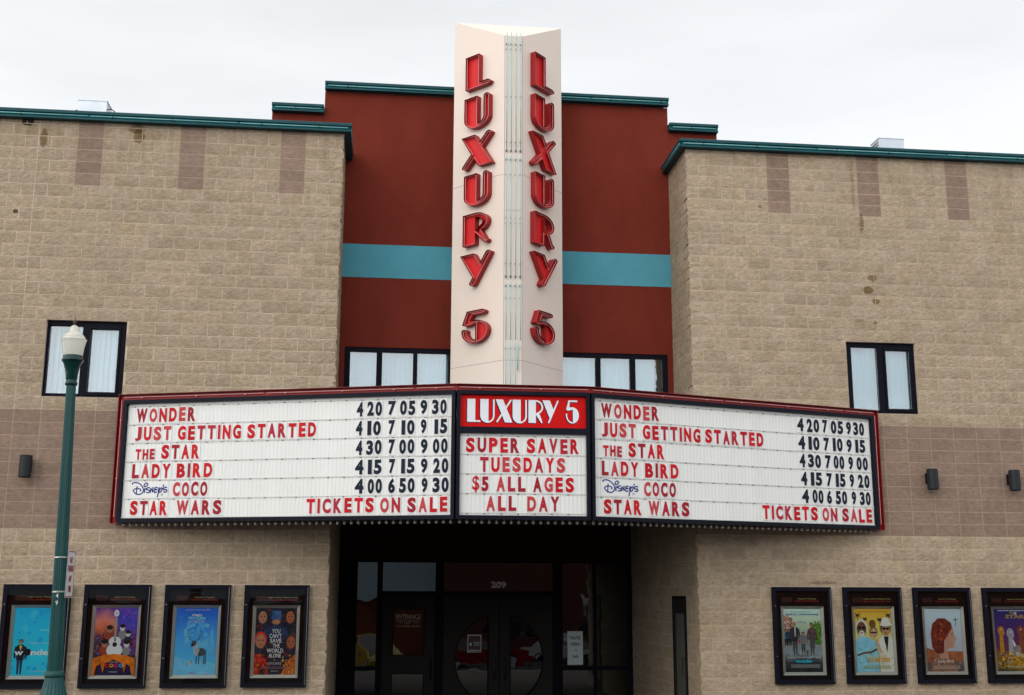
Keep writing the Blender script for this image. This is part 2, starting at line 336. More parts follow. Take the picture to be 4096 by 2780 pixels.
def block_data(kd, w, h, end, var):
    k = (kd, round(w, 3), round(h, 3), end, var)
    if k not in cache:
        v, f = smooth_mesh(w, h) if kd == 'p' else rock_mesh(w, h, .10 if not end else .2, 1, end == 'r', end == 'l')
        cache[k] = [v, f, None]
    return cache[k]
pieces = []          # (kind, x, z, w, h, end, var, wing)
def lay_wing(x_org, u0, u1, pink_cols, win, par_top, ctrl, band_half, end_u, end_tag, wing):
    J = .011
    for r in range(-6, 43):
        zt = Z0 - r * CRS; zb = max(zt - CRS, 0)
        if r == -6: zt = min(zt, 9.80)
        if zt - zb < .03: continue
        band = 18 <= r <= 26
        odd = (r % 2 != 0)
        if band: ph = band_half
        else:
            ph = .5 if (odd != par_top) else 0.
            if r >= 27: ph = .5 - ph
        cuts = {u0, u1}; k = math.floor(u0) - 1 + ph
        while k < u1:
            if u0 < k < u1: cuts.add(round(k, 4))
            k += 1
        if ctrl is not None: cuts.add(ctrl)
        pinks = pink_cols if r < 0 else []
        for c in pinks: cuts |= {c, c + 1}; cuts -= {c + .5}
        cs = sorted(cuts)
        for a, b in zip(cs, cs[1:]):
            x0 = x_org + a * BLK; x1 = x_org + b * BLK; kd = 'p' if band or any(abs(a - c) < .01 for c in pinks) else 't'
            segs = [(x0, x1)]
            if win[2] < (zt + zb) / 2 < win[3]:
                segs = []
                if x0 < win[0] - .03: segs.append((x0, min(x1, win[0])))
                if x1 > win[1] + .03: segs.append((max(x0, win[1]), x1))
            for s0, s1 in segs:
                e = end_tag if abs((s1 if end_tag == 'r' else s0) - (x_org + end_u * BLK)) < .01 else ''
                pieces.append((kd, s0 + (0 if e == 'l' else J / 2), zb + J / 2, s1 - s0 - (J if not e else J / 2), zt - zb - J, e, rnd.randrange(6), wing))
lay_wing(0, -17, 10.507, [-12, -8, -4, 0, 4, 8], WINL, False, -1.5, .5, 10.507, 'r', wl)
# on this wing odd rows are half-shifted
lay_wing(RE, 0, 26, [3.5, 7.5, 11.5, 15.5, 19.5], WINR, True, None, 0., 0, 'l', wr)
def seen_size(x, z, w, h):
    u, v, d = shot((x + w / 2, 0, z + h / 2))
    if not (-.02 < u < 1.02 and -.02 < v < 1.02): return 0
    if 3.2 < z + .1 and z < 5.15 and 1.0 < x + w / 2 < 13.1: return 0      # behind the marquee
    if z + h < 2.28 and z > .79 and any(p < x and x + w < p + .97 for p in POSTX): return 0
    return w * h / d / d
POSTX = [-.5, .667, 1.845, 3.025, 11.31, 12.49, 13.67, 14.855]
def emit_blocks(plist, limit, kdsel, name, material):
    cand = sorted([p for p in plist if p[0] == kdsel], key=lambda p: -seen_size(*p[1:5]))
    for i, p in enumerate(cand):
        kd, x, z, w, h, e, var, wing = p
        d = block_data(kd, w, h, e, var)
        if i < limit and seen_size(x, z, w, h) > 0:
            if d[2] is None:
                me = bpy.data.meshes.new(name); me.from_pydata(d[0], [], d[1]); me.materials.append(material); d[2] = me
            mesh_obj(name, d[2], wing, T(x, 0, z))
        else:
            mb = rest.setdefault((name, wing), MB()); mb.add([(a + x, b, c + z) for a, b, c in d[0]], d[1])
rest = {}
emit_blocks(pieces, 300, 't', 'split_face_block', M_TAN)
emit_blocks(pieces, 300, 'p', 'smooth_block', M_PINK)
for (name, wing), mb in rest.items(): kind(mb.build(name, M_TAN if name.startswith('split') else M_PINK, wing), 'stuff')
# blocks of the returns
def return_blocks(depth, hole=None):
    mb = MB()
    for r in range(-6, 43):
        zt = min(Z0 - r * CRS, 9.8); zb = max(Z0 - (r + 1) * CRS, 0)
        y = .205 + (.2 if r % 2 else 0); edges = [.205] + ([y] if r % 2 else [])
        k = y + BLK
        while k < depth: edges.append(k); k += BLK
        edges.append(depth)
        for a, b in zip(edges, edges[1:]):
            sg = [(a, b)]
            if hole and zb < hole[3] - .05:
                sg = []
                if a < hole[0] - .03: sg.append((a, min(b, hole[0])))
                if b > hole[1] + .03: sg.append((max(a, hole[1]), b))
            for s0, s1 in sg:
                if s1 - s0 < .03: continue
                v, f = rock_mesh(s1 - s0 - .012, zt - zb - .012, .02, .8)
                mb.add([(p[0] + s0, p[1], p[2] + zb + .004) for p in v], f)
    return mb
# right return faces -x: local x -> world +y, local -y -> world -x  (reflect through rotation of +90 about z and flip)
def rot_mb(mb, fn):
    mb.v = [fn(v) for v in mb.v]; return mb
m = return_blocks(5.15, (.79, 1.71, 0, 2.14)); rot_mb(m, lambda v: (RE + .0 + v[1], v[0], v[2])); m.f = [tuple(reversed(f)) for f in m.f]
kind(m.build('split_face_block', M_TAN, rt_r), 'stuff')
m = return_blocks(5.15); rot_mb(m, lambda v: (LE - v[1], v[0], v[2]))
kind(m.build('split_face_block', M_TAN, rt_l), 'stuff')
rt_r.matrix_parent_inverse = W[bld].inverted()

# body behind the wings (closes the volume), roof decks
MB().box(-7, LE - .35, 6.0, 6.3, 0, 9.4).box(RE + .35, 21, 6.0, 6.3, 0, 9.4).box(-7, -6.8, .31, 5.99, 0, 9.4).box(20.8, 21, .31, 5.99, 0, 9.4).build('rear_wall', M_DARKIN, bld)
MB().box(-7, LE - .32, .31, 6.3, 9.4, 9.5).box(RE + .32, 21, .31, 6.3, 9.4, 9.5).build('roof', M_ASPH, bld)

# recessed oxblood wall with stepped parapet, teal band, window openings
RW = [(2.955, 3.87, 9.0, 10.52), (3.87, 10.13, 5.0, 10.97), (10.13, 11.05, 9.0, 10.5)]
WC = [(4.365, 6.2, 5.0, 6.31), (8.05, 10.02, 5.0, 6.31)]
wall_with_hole(3.87, 10.13, 3.71, 10.97, YR, YR + .25, [*WC, (LE, RE, 7.545, 8.145)], M_STUCCO, 'stucco_wall', bld)
def ell(pts, z1): MB().prism(pts, 'z', 9.2, z1).build('stucco_wall', M_STUCCO, bld)
ell([(2.955, YR), (3.867, YR), (3.867, YR + .25), (3.2, YR + .25), (3.2, YR + 4), (2.955, YR + 4)], 10.52)
ell([(10.133, YR), (11.05, YR), (11.05, YR + 4), (10.8, YR + 4), (10.8, YR + .25), (10.133, YR + .25)], 10.5)
for x0, x1 in ((3.87, 4.1), (9.9, 10.13)): MB().box(x0, x1, YR + .252, YR + 4, 9.2, 10.95).build('stucco_wall', M_STUCCO, bld)
MB().box(LE - .1, RE + .1, YR - .006, YR + .2, 7.545, 8.145).build('teal_band', M_BAND, bld)
MB().box(3.2, 10.8, YR + .26, YR + 4, 9.0, 9.1).build('roof', M_ASPH, bld)

# copings: swept channel with an unlit teal neon tube in it
def coping(path, ztop, h=.145, out=.13, close=True, tube=True, sc=1.0):
    """path: plan points, outward side on the right-hand side when walking"""
    prof = [(-.34, 0), (out, 0), (out + .008, -.012), (out + .008, -.05 * sc), (out - .03, -.058 * sc), (out - .045, -.1 * sc), (out - .01, -.118 * sc), (out - .005, -h), (.0, -h), (-.0, -.03), (-.34, -.03)]
    P = [Vector(p) for p in path]; offs = []
    for i in range(len(P)):
        if i == 0: d = (P[1] - P[0]).normalized(); n_ = Vector((d.y, -d.x)); s = 1
        elif i == len(P) - 1: d = (P[i] - P[i - 1]).normalized(); n_ = Vector((d.y, -d.x)); s = 1
        else:
            d1 = (P[i] - P[i - 1]).normalized(); d2 = (P[i + 1] - P[i]).normalized(); n1 = Vector((d1.y, -d1.x)); n2 = Vector((d2.y, -d2.x))
            n_ = (n1 + n2).normalized(); s = 1 / max(.3, n_.dot(n1))
        offs.append((n_, s))
    mb = MB(); k = len(prof)
    for p, (n_, s) in zip(P, offs): mb.v += [(p.x + n_.x * o * s, p.y + n_.y * o * s, ztop + z) for o, z in prof]
    for i in range(len(P) - 1):
        for j in range(k):
            a = i * k + j; b = i * k + (j + 1) % k; mb.f.append((a, b, b + k, a + k)); mb.m.append(1 if j in (3, 4, 5) else 0)
    mb.f += [tuple(range(k - 1, -1, -1)), tuple(range((len(P) - 1) * k, len(P) * k))]; mb.m += [0, 0]
    o = mb.build('coping', [M_TEAL, M_TEAL2], bld)
    if tube:
        zz = ztop - .084 * sc; t = MB(); br = MB(); tp = [(p.x + n_.x * (out - .004) * s, p.y + n_.y * (out - .004) * s, zz) for p, (n_, s) in zip(P, offs)]
        for a, b in zip(tp, tp[1:]):
            a, b = Vector(a), Vector(b); L = (b - a).length; d = (b - a).normalized(); q = .06
            while q < L - .06:
                e = min(q + 2.35, L - .05); t.tube([a + d * q, a + d * e], .009, 6)
                for u_ in (q + .35, q + 1.3): 
                    if u_ < e: c_ = a + d * u_; br.box(c_.x - .006, c_.x + .006, c_.y - .012, c_.y + .03, zz - .02, zz + .012)
                q = e + .03
        t.build('neon_tube', M_TUBE_T, o, smooth=True); br.build('tube_clip', M_CLIP, o)
    return o
coping([(-7, 0), (LE, 0), (LE, YR)], 9.825)
coping([(RE, YR), (RE, 0), (21, 0)], 9.835)
coping([(3.2, YR), (2.955, YR)][::-1] if False else [(2.955, YR), (3.865, YR)], 10.665)
coping([(3.87, YR), (10.13, YR)], 11.12)
coping([(10.135, YR), (11.05, YR)], 10.64)
for x0, x1 in ((2.955, 2.955), ): pass

# windows
def window(parent, x0, x1, z0, z1, y, panes, name='window', blind=True, sash=None, blind_frac=1.0):
    """outer frame, one glass pane per opening, vertical blinds behind"""
    fr = MB(); dz = .075
    fr.box(x0, x1, y, y + .09, z1 - dz, z1).box(x0, x1, y, y + .09, z0, z0 + .06)
    ed = [x0] + [e for p in panes for e in p] + [x1]
    for i in range(0, len(ed), 2): fr.box(ed[i], ed[i + 1], y - .001, y + .089, z0 + .06, z1 - dz)
    o = fr.build('window_frame', M_FRAMEB, parent) if not isinstance(name, tuple) else None
    for i, (a, b) in enumerate(panes):
        if sash and i in sash:
            s = .035; MB().box(a - .02, b + .02, y - .02, y - .002, z1 - dz - .04, z1 - dz + .01).box(a - .02, b + .02, y - .02, y - .002, z0 + .045, z0 + .09).box(a - .02, a + .012, y - .02, y - .002, z0 + .09, z1 - dz - .04).box(b - .012, b + .02, y - .02, y - .002, z0 + .09, z1 - dz - .04).build('sash', M_FRAMEB, o)
        MB().box(a + .001, b - .001, y + .04, y + .048, z0 + .061, z1 - dz - .001).build('pane', G_WIN, o)
        bl = MB(); x = a - .05 + rnd.uniform(0, .03); yb = y + .16; k = 0; tw_ = rnd.choice((.012, .022, .03))
        fr_ = blind_frac if isinstance(blind_frac, float) else blind_frac[i]
        xe = a - .05 + (b - a + .1) * abs(fr_)
        while x < xe:
            w_ = .088; q_ = tw_ + rnd.uniform(-.008, .012); bl.add([(x, yb + q_, z0 + .05), (x + w_, yb - q_, z0 + .05), (x + w_, yb - q_, z1 - .02), (x, yb + q_, z1 - .02)], [(0, 1, 2, 3)]); x += .08 + rnd.uniform(-.004, .006); k += 1
        bl.build('blind', M_BLIND, o)
    return o
def room(x0, x1, z0, z1, y0, y1):
    m = MB(); m.box(x0, x1, y0, y1, z0, z1); return m
def win_thing(x0, x1, z0, z1, y, panes, sash, fr): 
    return window(bld, x0, x1, z0, z1, y, panes, sash=sash, blind_frac=fr)
win_thing(WINL[0], WINL[1], WINL[2], WINL[3], .06, [(-.197, .308), (.42, .875)], [1], 1.0)
win_thing(WINR[0] + .01, WINR[1], WINR[2], WINR[3], .06, [(12.905, 13.368), (13.494, 13.94)], [1], 1.0)
win_thing(4.365, 6.2, 5.0, 6.31, YR + .02, [(4.463, 4.913), (5.01, 5.54), (5.614, 6.16)], [], (1.0, 1.0, .8))
win_thing(8.06, 10.02, 5.0, 6.31, YR + .02, [(8.13, 8.73), (8.82, 9.345), (9.44, 9.925)], [], (1.0, 1.0, .6))
# dim rooms behind the windows
for x0, x1, z0, z1, y0 in ((-.8, 1.5, 4.9, 6.8, .31), (12.3, 14.5, 4.9, 6.8, .31), (4.3, 6.6, 4.4, 6.6, YR + .26), (7.9, 10.1, 4.4, 6.6, YR + .26)):
    r_ = MB(); y1 = y0 + 1.5
    r_.add([(x0, y0, z0), (x1, y0, z0), (x1, y1, z0), (x0, y1, z0), (x0, y0, z1), (x1, y0, z1), (x1, y1, z1), (x0, y1, z1)], [(0, 1, 2, 3), (4, 7, 6, 5), (1, 5, 6, 2), (2, 6, 7, 3), (3, 7, 4, 0)])
    r_.build('room_wall', mat('room paint', (.3, .3, .28), .9), bld)

# ------------------------------------------------------------------ entrance storefront
YS = 5.0; kS = 23.522 / 23.022
def sx(x): return 5.032 + (x - 5.032) * kS
def sz(z): return 2.192 + (z - 2.192) * kS
HB = sz(2.757)
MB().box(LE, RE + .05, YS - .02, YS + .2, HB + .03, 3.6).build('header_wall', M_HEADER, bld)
MB().box(LE, RE + .05, .02, YS + .2, 3.6, 3.7).build('entrance_ceiling', mat('dark ceiling', (.012, .006, .005), .9), bld)
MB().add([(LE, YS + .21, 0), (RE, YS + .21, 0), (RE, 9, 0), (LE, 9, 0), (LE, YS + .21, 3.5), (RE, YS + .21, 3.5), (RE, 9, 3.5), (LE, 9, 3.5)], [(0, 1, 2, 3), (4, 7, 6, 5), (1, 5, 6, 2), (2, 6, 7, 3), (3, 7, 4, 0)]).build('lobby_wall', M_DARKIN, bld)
fr = MB(); y0, y1 = YS, YS + .1
XL, XR_ = LE - .02, RE + .03
tb0, tb1 = sz(2.135), sz(2.21)
posts = [(XL, sx(4.647)), (sx(5.026), sx(5.13)), (sx(6.149), sx(6.303)), (sx(8.44), sx(8.63)), (sx(9.24), sx(9.30)), (sx(9.92), XR_)]
for a, b in posts: fr.box(a, b, y0 - .003, y1, 0, HB)
fr.box(XL, XR_, y0, y1 - .003, HB - .003, HB + .03)
fr.box(sx(5.13), sx(6.149), y0, y1 - .003, tb0, tb1).box(sx(6.303), sx(8.44), y0, y1 - .003, tb0, tb1)
fr.box(sx(4.647), sx(5.026), y0, y1 - .003, .7, .78).box(sx(8.63), sx(9.24), y0, y1 - .003, .69, .77).box(sx(9.30), sx(9.92), y0, y1 - .003, .69, .77)
for a, b in ((4.647, 5.026), (8.63, 9.24), (9.30, 9.92)): fr.box(sx(a), sx(b), y0, y1 - .003, 0, .1)
sf = fr.build('storefront_frame', M_FRAMEB, bld)
def pane(x0, x1, z0, z1, par, nm='pane'): return MB().box(x0, x1, YS + .04, YS + .048, z0, z1).build(nm, G_DOOR, par)
for a, b in ((4.647, 5.026), (8.63, 9.24), (9.30, 9.92)):
    pane(sx(a), sx(b), .1, .7, sf); pane(sx(a), sx(b), .775, HB, sf)
pane(sx(5.13), sx(6.149), tb1, HB, sf); tw = pane(sx(6.303), sx(8.44), tb1, HB, sf)
def leaf(x0, x1, loops, ztop=None):
    zt = ztop or tb0 - .005; x0 += .008; x1 -= .008
    v, f = fill2d([[(x0, .01), (x1, .01), (x1, zt), (x0, zt)], *loops], .022)
    mb = MB().add([(a, b + YS + .04, c) for a, b, c in v], f); d = mb.build('door', M_DKDOOR, bld)
    for lp in loops:
        # moulding round the light, glass in it
        mo = MB().tube([(p[0], YS + .015, p[1]) for p in lp], .012, 5, closed=True); mo.build('moulding', M_FRAMEB, d)
        v, f = fill2d([lp], .003); MB().add([(a, b + YS + .04, c) for a, b, c in v], f).build('pane', G_DOOR, d)
    return d
def rect(a, b, c, d): return [(a, c), (b, c), (b, d), (a, d)]
d1 = leaf(sx(5.13), sx(6.149), [rect(sx(5.345), sx(5.94), sz(1.016), sz(1.868)), rect(sx(5.345), sx(5.94), .2, sz(.673))])
cx, cz, rr = sx(7.392), sz(.925), .87
def chord(xe, side):
    h = math.sqrt(rr * rr - (xe - cx) ** 2); a = math.degrees(math.atan2(h, xe - cx))
    if side < 0: return arc(cx, cz, rr, rr, a, 360 - a, 22)
    return arc(cx, cz, rr, rr, -a, a, 22)
lpL, lpR = chord(sx(7.177), -1), chord(sx(7.606), 1)
mid = sx(7.392)
d2 = leaf(sx(6.303), mid, [lpL]); d3 = leaf(mid, sx(8.44), [lpR])
for d, x in ((d1, sx(6.075)), (d2, sx(7.302)), (d3, sx(7.498))):
    MB().tube([(x, YS + .01, sz(.56)), (x, YS - .05, sz(.58)), (x, YS - .05, sz(.95)), (x, YS + .01, sz(.97))], .013, 8).build('handle', M_BRONZE if d is not d1 else M_FRAMEB, d, smooth=True)
# lettering on the glass
m = MB(); put_text(m, '209', sx(7.226), sx(7.526), sz(2.275), .125, YS + .034, 0, .05, ext=.002); m.build('house_number', mat('white vinyl', (.9, .9, .9), .5), tw)
m = MB(); yv = YS + .032
put_text(m, 'ENTRANCE', sx(5.403), sx(5.869), sz(1.69), .085, yv, 0, .012)
m.box(sx(5.403), sx(5.869), yv - .001, yv, sz(1.66), sz(1.668))
put_text(m, 'FOR GUEST WITH', sx(5.43), sx(5.85), sz(1.60), .042, yv); put_text(m, 'ADVANCED TICKETS', sx(5.409), sx(5.869), sz(1.53), .042, yv)
m.build('lettering', mat('beige vinyl', (.5, .46, .38), .6), d1)
# side door in the return wall
sd = MB().box(RE - .0, RE + .06, .82, 1.68, .01, 2.1).build('door', M_DKDOOR, bld, None)
sd['label'] = 'narrow side door in the entrance return wall'
MB().box(RE - .01, RE + .1, .79, .82, 0, 2.14).box(RE - .01, RE + .1, 1.68, 1.71, 0, 2.14).box(RE - .01, RE + .1, .82, 1.68, 2.1, 2.14).build('door_frame', M_FRAMEB, sd)
MB().box(RE - .006, RE - .001, .95, 1.5, .25, 1.85).build('pane', mat('grey door panel', (.09, .09, .08), .3), sd)
MB().tube([(RE - .01, .9, .85), (RE - .06, .9, .87), (RE - .06, .9, 1.13), (RE - .01, .9, 1.15)], .012, 6).build('handle', M_BRONZE, sd)

# notices hanging on the glass
n1 = thing('notice', 'white theatre opens at 3:45 notice on the glass beside the double doors', 'notice', (sx(8.875), YS, sz(.823)))
yn = YS + .03
MB().box(sx(8.724), sx(9.026), yn - .004, yn, sz(.823), sz(1.455)).build('card', mat('pale card', (.62, .72, .72), .6), n1)
m = MB()
for s_, a, b, z, h in (('THEATRE', 8.755, 8.98, 1.30, .062), ('OPENS', 8.785, 8.965, 1.18, .062), ('AT', 8.865, 8.91, 1.075, .04), ('3:45', 8.82, 8.93, .95, .06)):
    put_text(m, s_, sx(a), sx(b), sz(z), h, yn - .0055, 0, .02)
m.build('lettering', M_DIG, n1)
n2 = thing('notice', 'small framed notice taped inside the round light of the double doors', 'notice', (sx(6.911), YS, sz(1.061)))
a, b, c, d = sx(6.78), sx(7.042), sz(1.061), sz(1.389)
m = MB().box(a, b, yn - .004, yn, c, c + .014).box(a, b, yn - .004, yn, d - .014, d).box(a, a + .012, yn - .004, yn, c + .014, d - .014).box(b - .012, b, yn - .004, yn, c + .014, d - .014)
m.build('border', mat('pale card', (.62, .72, .72), .6), n2)
m = MB().box(a + .012, b - .012, yn - .002, yn, c + .014, d - .014).build('sheet', mat('dim sheet', (.10, .06, .06), .6), n2)
m = MB()
for i in range(3): m.box((a + b) / 2 - .01, b - .03, yn - .004, yn - .003, c + .13 + i * .03, c + .138 + i * .03)
m.box(a + .03, b - .03, yn - .004, yn - .003, c + .03, c + .045); m.box(a + .04, a + .08, yn - .004, yn - .003, c + .13, c + .18)
m.build('lettering', mat('pale card', (.62, .72, .72), .6), n2)
# ------------------------------------------------------------------ marquee
mxL, mxR, md, meL, meR = 6.106, 8.077, -1.725, 1.074, 13.124
mz0, mz1 = 3.215, 5.084
mq = thing('marquee', 'white changeable letter cinema marquee with black frame, red neon cove and bulbs', 'marquee', (7.1, -.8, 3.2))
def span(a, b): d = Vector((b[0] - a[0], b[1] - a[1])); return d.length, math.atan2(d.y, d.x)
FACES = [((meL, -.1), (mxL, md)), ((mxL, md), (mxR, md)), ((mxR, md), (meR, -.1))]
MB().prism([(meL, -.06), (mxL + .01, md + .07), (mxR - .01, md + .07), (meR, -.06)], 'z', mz0 + .02, mz0 + .06).build('soffit', mat('dark soffit', (.012, .008, .008), .6), mq)
MB().prism([(meL, -.06), (mxL + .01, md + .05), (mxR - .01, md + .05), (meR, -.06)], 'z', 5.04, 5.07).build('marquee_roof', M_ROOFM, mq)
glyphs = {}
def letter_mesh(ch, mt, plate=True):
    k = (ch, mt.name, plate)
    if k not in glyphs:
        v, f, w = text2d(ch, .048 if ch != '$' else .015, .003, 0, 4); zz = [a[2] for a in v]; lo, hi = min(zz), max(zz); tall = hi - lo
        if ch == '$': lo, tall = lo + .06, tall - .12
        mb = MB().add([(a[0], -.006 + a[1], (a[2] - lo) / tall) for a in v], f, 0)
        if plate: mb.box(-.10 * w, w * 1.10, -.002, .0, -.085, 1.085, 1)
        me = bpy.data.meshes.new('letter'); me.from_pydata(mb.v, [], mb.f); me.materials.append(mt); me.materials.append(M_PLATE); me.polygons.foreach_set('material_index', mb.m)
        glyphs[k] = (me, w)
    return glyphs[k]
GW = {'I': .17, 'W': .86, 'M': .8, '1': .3, 'J': .5, 'L': .52, 'E': .52, 'T': .6, 'F': .5}
def set_word(parent, org, th, s0, s1, zc, h, word, kindc):
    ws = [GW.get(c, .6) for c in word]; gap = .20 if kindc != 'd' else .16
    tot = sum(ws) + gap * (len(word) - 1); k = (s1 - s0) / tot; s = s0
    for i, c in enumerate(word):
        mt = M_DIG if kindc == 'd' else M_LRED[(sum(map(ord, word)) * 7 + i * i * 3 + ord(c) * 5) % 5]
        me, w = letter_mesh(c, mt); cw = ws[i] * k
        M = Matrix.Translation((org[0], org[1], 0)) @ Matrix.Rotation(th, 4, 'Z') @ Matrix.Translation((s, -.003, zc - h / 2 + rnd.uniform(-.004, .004))) @ Matrix.Diagonal((cw / w, 1, h, 1))
        mesh_obj('letter', me, parent, M); s += cw + gap * k
DN = [[(325,460),(350,465),(330,440),(380,410),(480,398),(600,420),(720,480),(820,580),(870,700),(840,790),(760,845),(660,868),(590,850),(480,805),(415,740),(400,700),(460,655),(560,632),(660,640),(735,675),(740,720),(700,735)],
      [(568,540),(555,700),(548,880)], [(895,575),(890,500),(940,440),(1000,430),(1055,460),(1030,520),(960,560),(900,570)], [(930,620),(925,810)],
      [(1165,610),(1080,605),(1000,640),(990,670),(1080,690),(1150,720),(1160,760),(1100,800),(1010,780)], [(1195,800),(1200,690),(1205,640),(1250,680),(1310,780),(1310,680),(1300,585)],
      [(1530,615),(1420,605),(1390,640),(1400,680),(1500,690),(1400,700),(1380,760),(1410,805),(1500,775)], [(1610,600),(1560,690),(1570,760),(1640,790),(1710,730),(1730,640),(1680,625),(1620,690),(1570,820),(1525,980)],
      [(1765,500),(1780,520),(1765,575)], [(1960,610),(1850,605),(1780,650),(1820,690),(1930,700),(1955,740),(1900,790),(1800,770)], [(1742,845),(1780,870),(1775,905),(1742,925),(1708,905),(1705,870),(1742,845)]]
def smooth_line(p, n=3):
    out = []
    for i in range(len(p) - 1):
        p0, p1, p2, p3 = p[max(i - 1, 0)], p[i], p[i + 1], p[min(i + 2, len(p) - 1)]
        for t in (j / n for j in range(n)):
            out.append(tuple(.5 * (2 * p1[k] + (p2[k] - p0[k]) * t + (2 * p0[k] - 5 * p1[k] + 4 * p2[k] - p3[k]) * t * t + (3 * p1[k] - p0[k] - 3 * p2[k] + p3[k]) * t ** 3) for k in (0, 1)))
    return out + [p[-1]]
def script_plate(parent, org, th, s0, s1):
    mb = MB(); k = (s1 - s0) / (1960 - 325)
    for j, st in enumerate(DN):
        pts = [(s0 + (x - 325) * k, 3.70 + (690 - y) * .00039) for x, y in smooth_line(st)]
        ribbon(mb, pts, .019 if j < 10 else .005, -.0065 - j * .0003)
    mb.box(s0 - .03, s1 + .02, -.005, -.003, 3.575, 3.825, 1)
    mb.build('script_plate', [M_BLUE, M_PLATE], parent, Matrix.Translation((org[0], org[1], 0)) @ Matrix.Rotation(th, 4, 'Z'))
LROWS = [[('WONDER', .208, 1.185), ('4', 3.769, 3.867), ('20', 3.933, 4.159), ('7', 4.255, 4.374), ('05', 4.436, 4.669), ('9', 4.748, 4.849), ('30', 4.925, 5.145)],
[('JUST', .206, .802), ('GETTING', .916, 1.944), ('STARTED', 2.05, 3.139), ('4', 3.764, 3.864), ('10', 3.941, 4.147), ('7', 4.268, 4.364), ('10', 4.465, 4.663), ('9', 4.758, 4.842), ('15', 4.965, 5.157)],
[('the', .235, .549), ('STAR', .664, 1.285), ('4', 3.773, 3.872), ('30', 3.933, 4.167), ('7', 4.275, 4.371), ('00', 4.438, 4.665), ('9', 4.764, 4.864), ('00', 4.946, 5.166)],
[('LADY', .197, .827), ('BIRD', .935, 1.512), ('4', 3.77, 3.898), ('15', 3.966, 4.175), ('7', 4.289, 4.383), ('15', 4.473, 4.675), ('9', 4.77, 4.869), ('20', 4.958, 5.181)],
[('@', .21, .794), ('COCO', .89, 1.448), ('4', 3.774, 3.906), ('00', 3.971, 4.187), ('6', 4.284, 4.384), ('50', 4.449, 4.681), ('9', 4.787, 4.874), ('30', 4.951, 5.19)],
[('STAR', .206, .814), ('WARS', .968, 1.692), ('TICKETS', 3.039, 4.071), ('ON', 4.17, 4.47), ('SALE', 4.58, 5.173)]]
RROWS = [[('WONDER', .189, 1.184), ('4', 3.768, 3.893), ('20', 3.957, 4.202), ('7', 4.274, 4.371), ('05', 4.442, 4.689), ('9', 4.757, 4.853), ('30', 4.902, 5.124)],
[('JUST', .197, .774), ('GETTING', .896, 1.917), ('STARTED', 2.008, 3.09), ('4', 3.774, 3.905), ('10', 3.976, 4.192), ('7', 4.281, 4.389), ('10', 4.465, 4.66), ('9', 4.746, 4.847), ('15', 4.926, 5.128)],
[('the', .216, .528), ('STAR', .647, 1.262), ('4', 3.785, 3.891), ('30', 3.95, 4.202), ('7', 4.294, 4.407), ('00', 4.463, 4.674), ('9', 4.763, 4.855), ('00', 4.932, 5.16)],
[('LADY', .189, .805), ('BIRD', .924, 1.505), ('4', 3.796, 3.912), ('15', 3.989, 4.207), ('7', 4.302, 4.409), ('15', 4.487, 4.678), ('9', 4.769, 4.855), ('20', 4.941, 5.173)],
[('@', .203, .794), ('COCO', .899, 1.45), ('4', 3.799, 3.931), ('00', 4.005, 4.216), ('6', 4.291, 4.384), ('50', 4.468, 4.693), ('9', 4.792, 4.878), ('30', 4.958, 5.175)],
[('STAR', .215, .845), ('WARS', .971, 1.681), ('TICKETS', 3.025, 4.088), ('ON', 4.183, 4.477), ('SALE', 4.58, 5.183)]]
CROWS = [[('SUPER', .147, .923), ('SAVER', 1.035, 1.801)], [('TUESDAYS', .353, 1.599)], [('$5', .244, .478), ('ALL', .594, 1.016), ('AGES', 1.128, 1.727)], [('ALL', .447, .882), ('DAY', 1.042, 1.509)]]
ROWZ = [4.845, 4.558, 4.272, 3.986, 3.704, 3.427]; CZ = [4.285, 4.005, 3.724, 3.443]
def face_panel(L, z0, z1, s0, s1):
    mb = MB(); pitch = .0625; n = int(round((s1 - s0) / pitch)); xs = []
    for i in range(n):
        for q, y in ((0, .012), (.22, .001), (.5, 0), (.78, .001)): xs.append((s0 + (s1 - s0) * (i + q) / n, y * .4))
    xs.append((s1, .005)); k = len(xs)
    mb.v = [(x, y, z0) for x, y in xs] + [(x, y, z1) for x, y in xs]; mb.f = [(i, i + 1, k + i + 1, k + i) for i in range(k - 1)]; mb.m = [0] * (k - 1); return mb
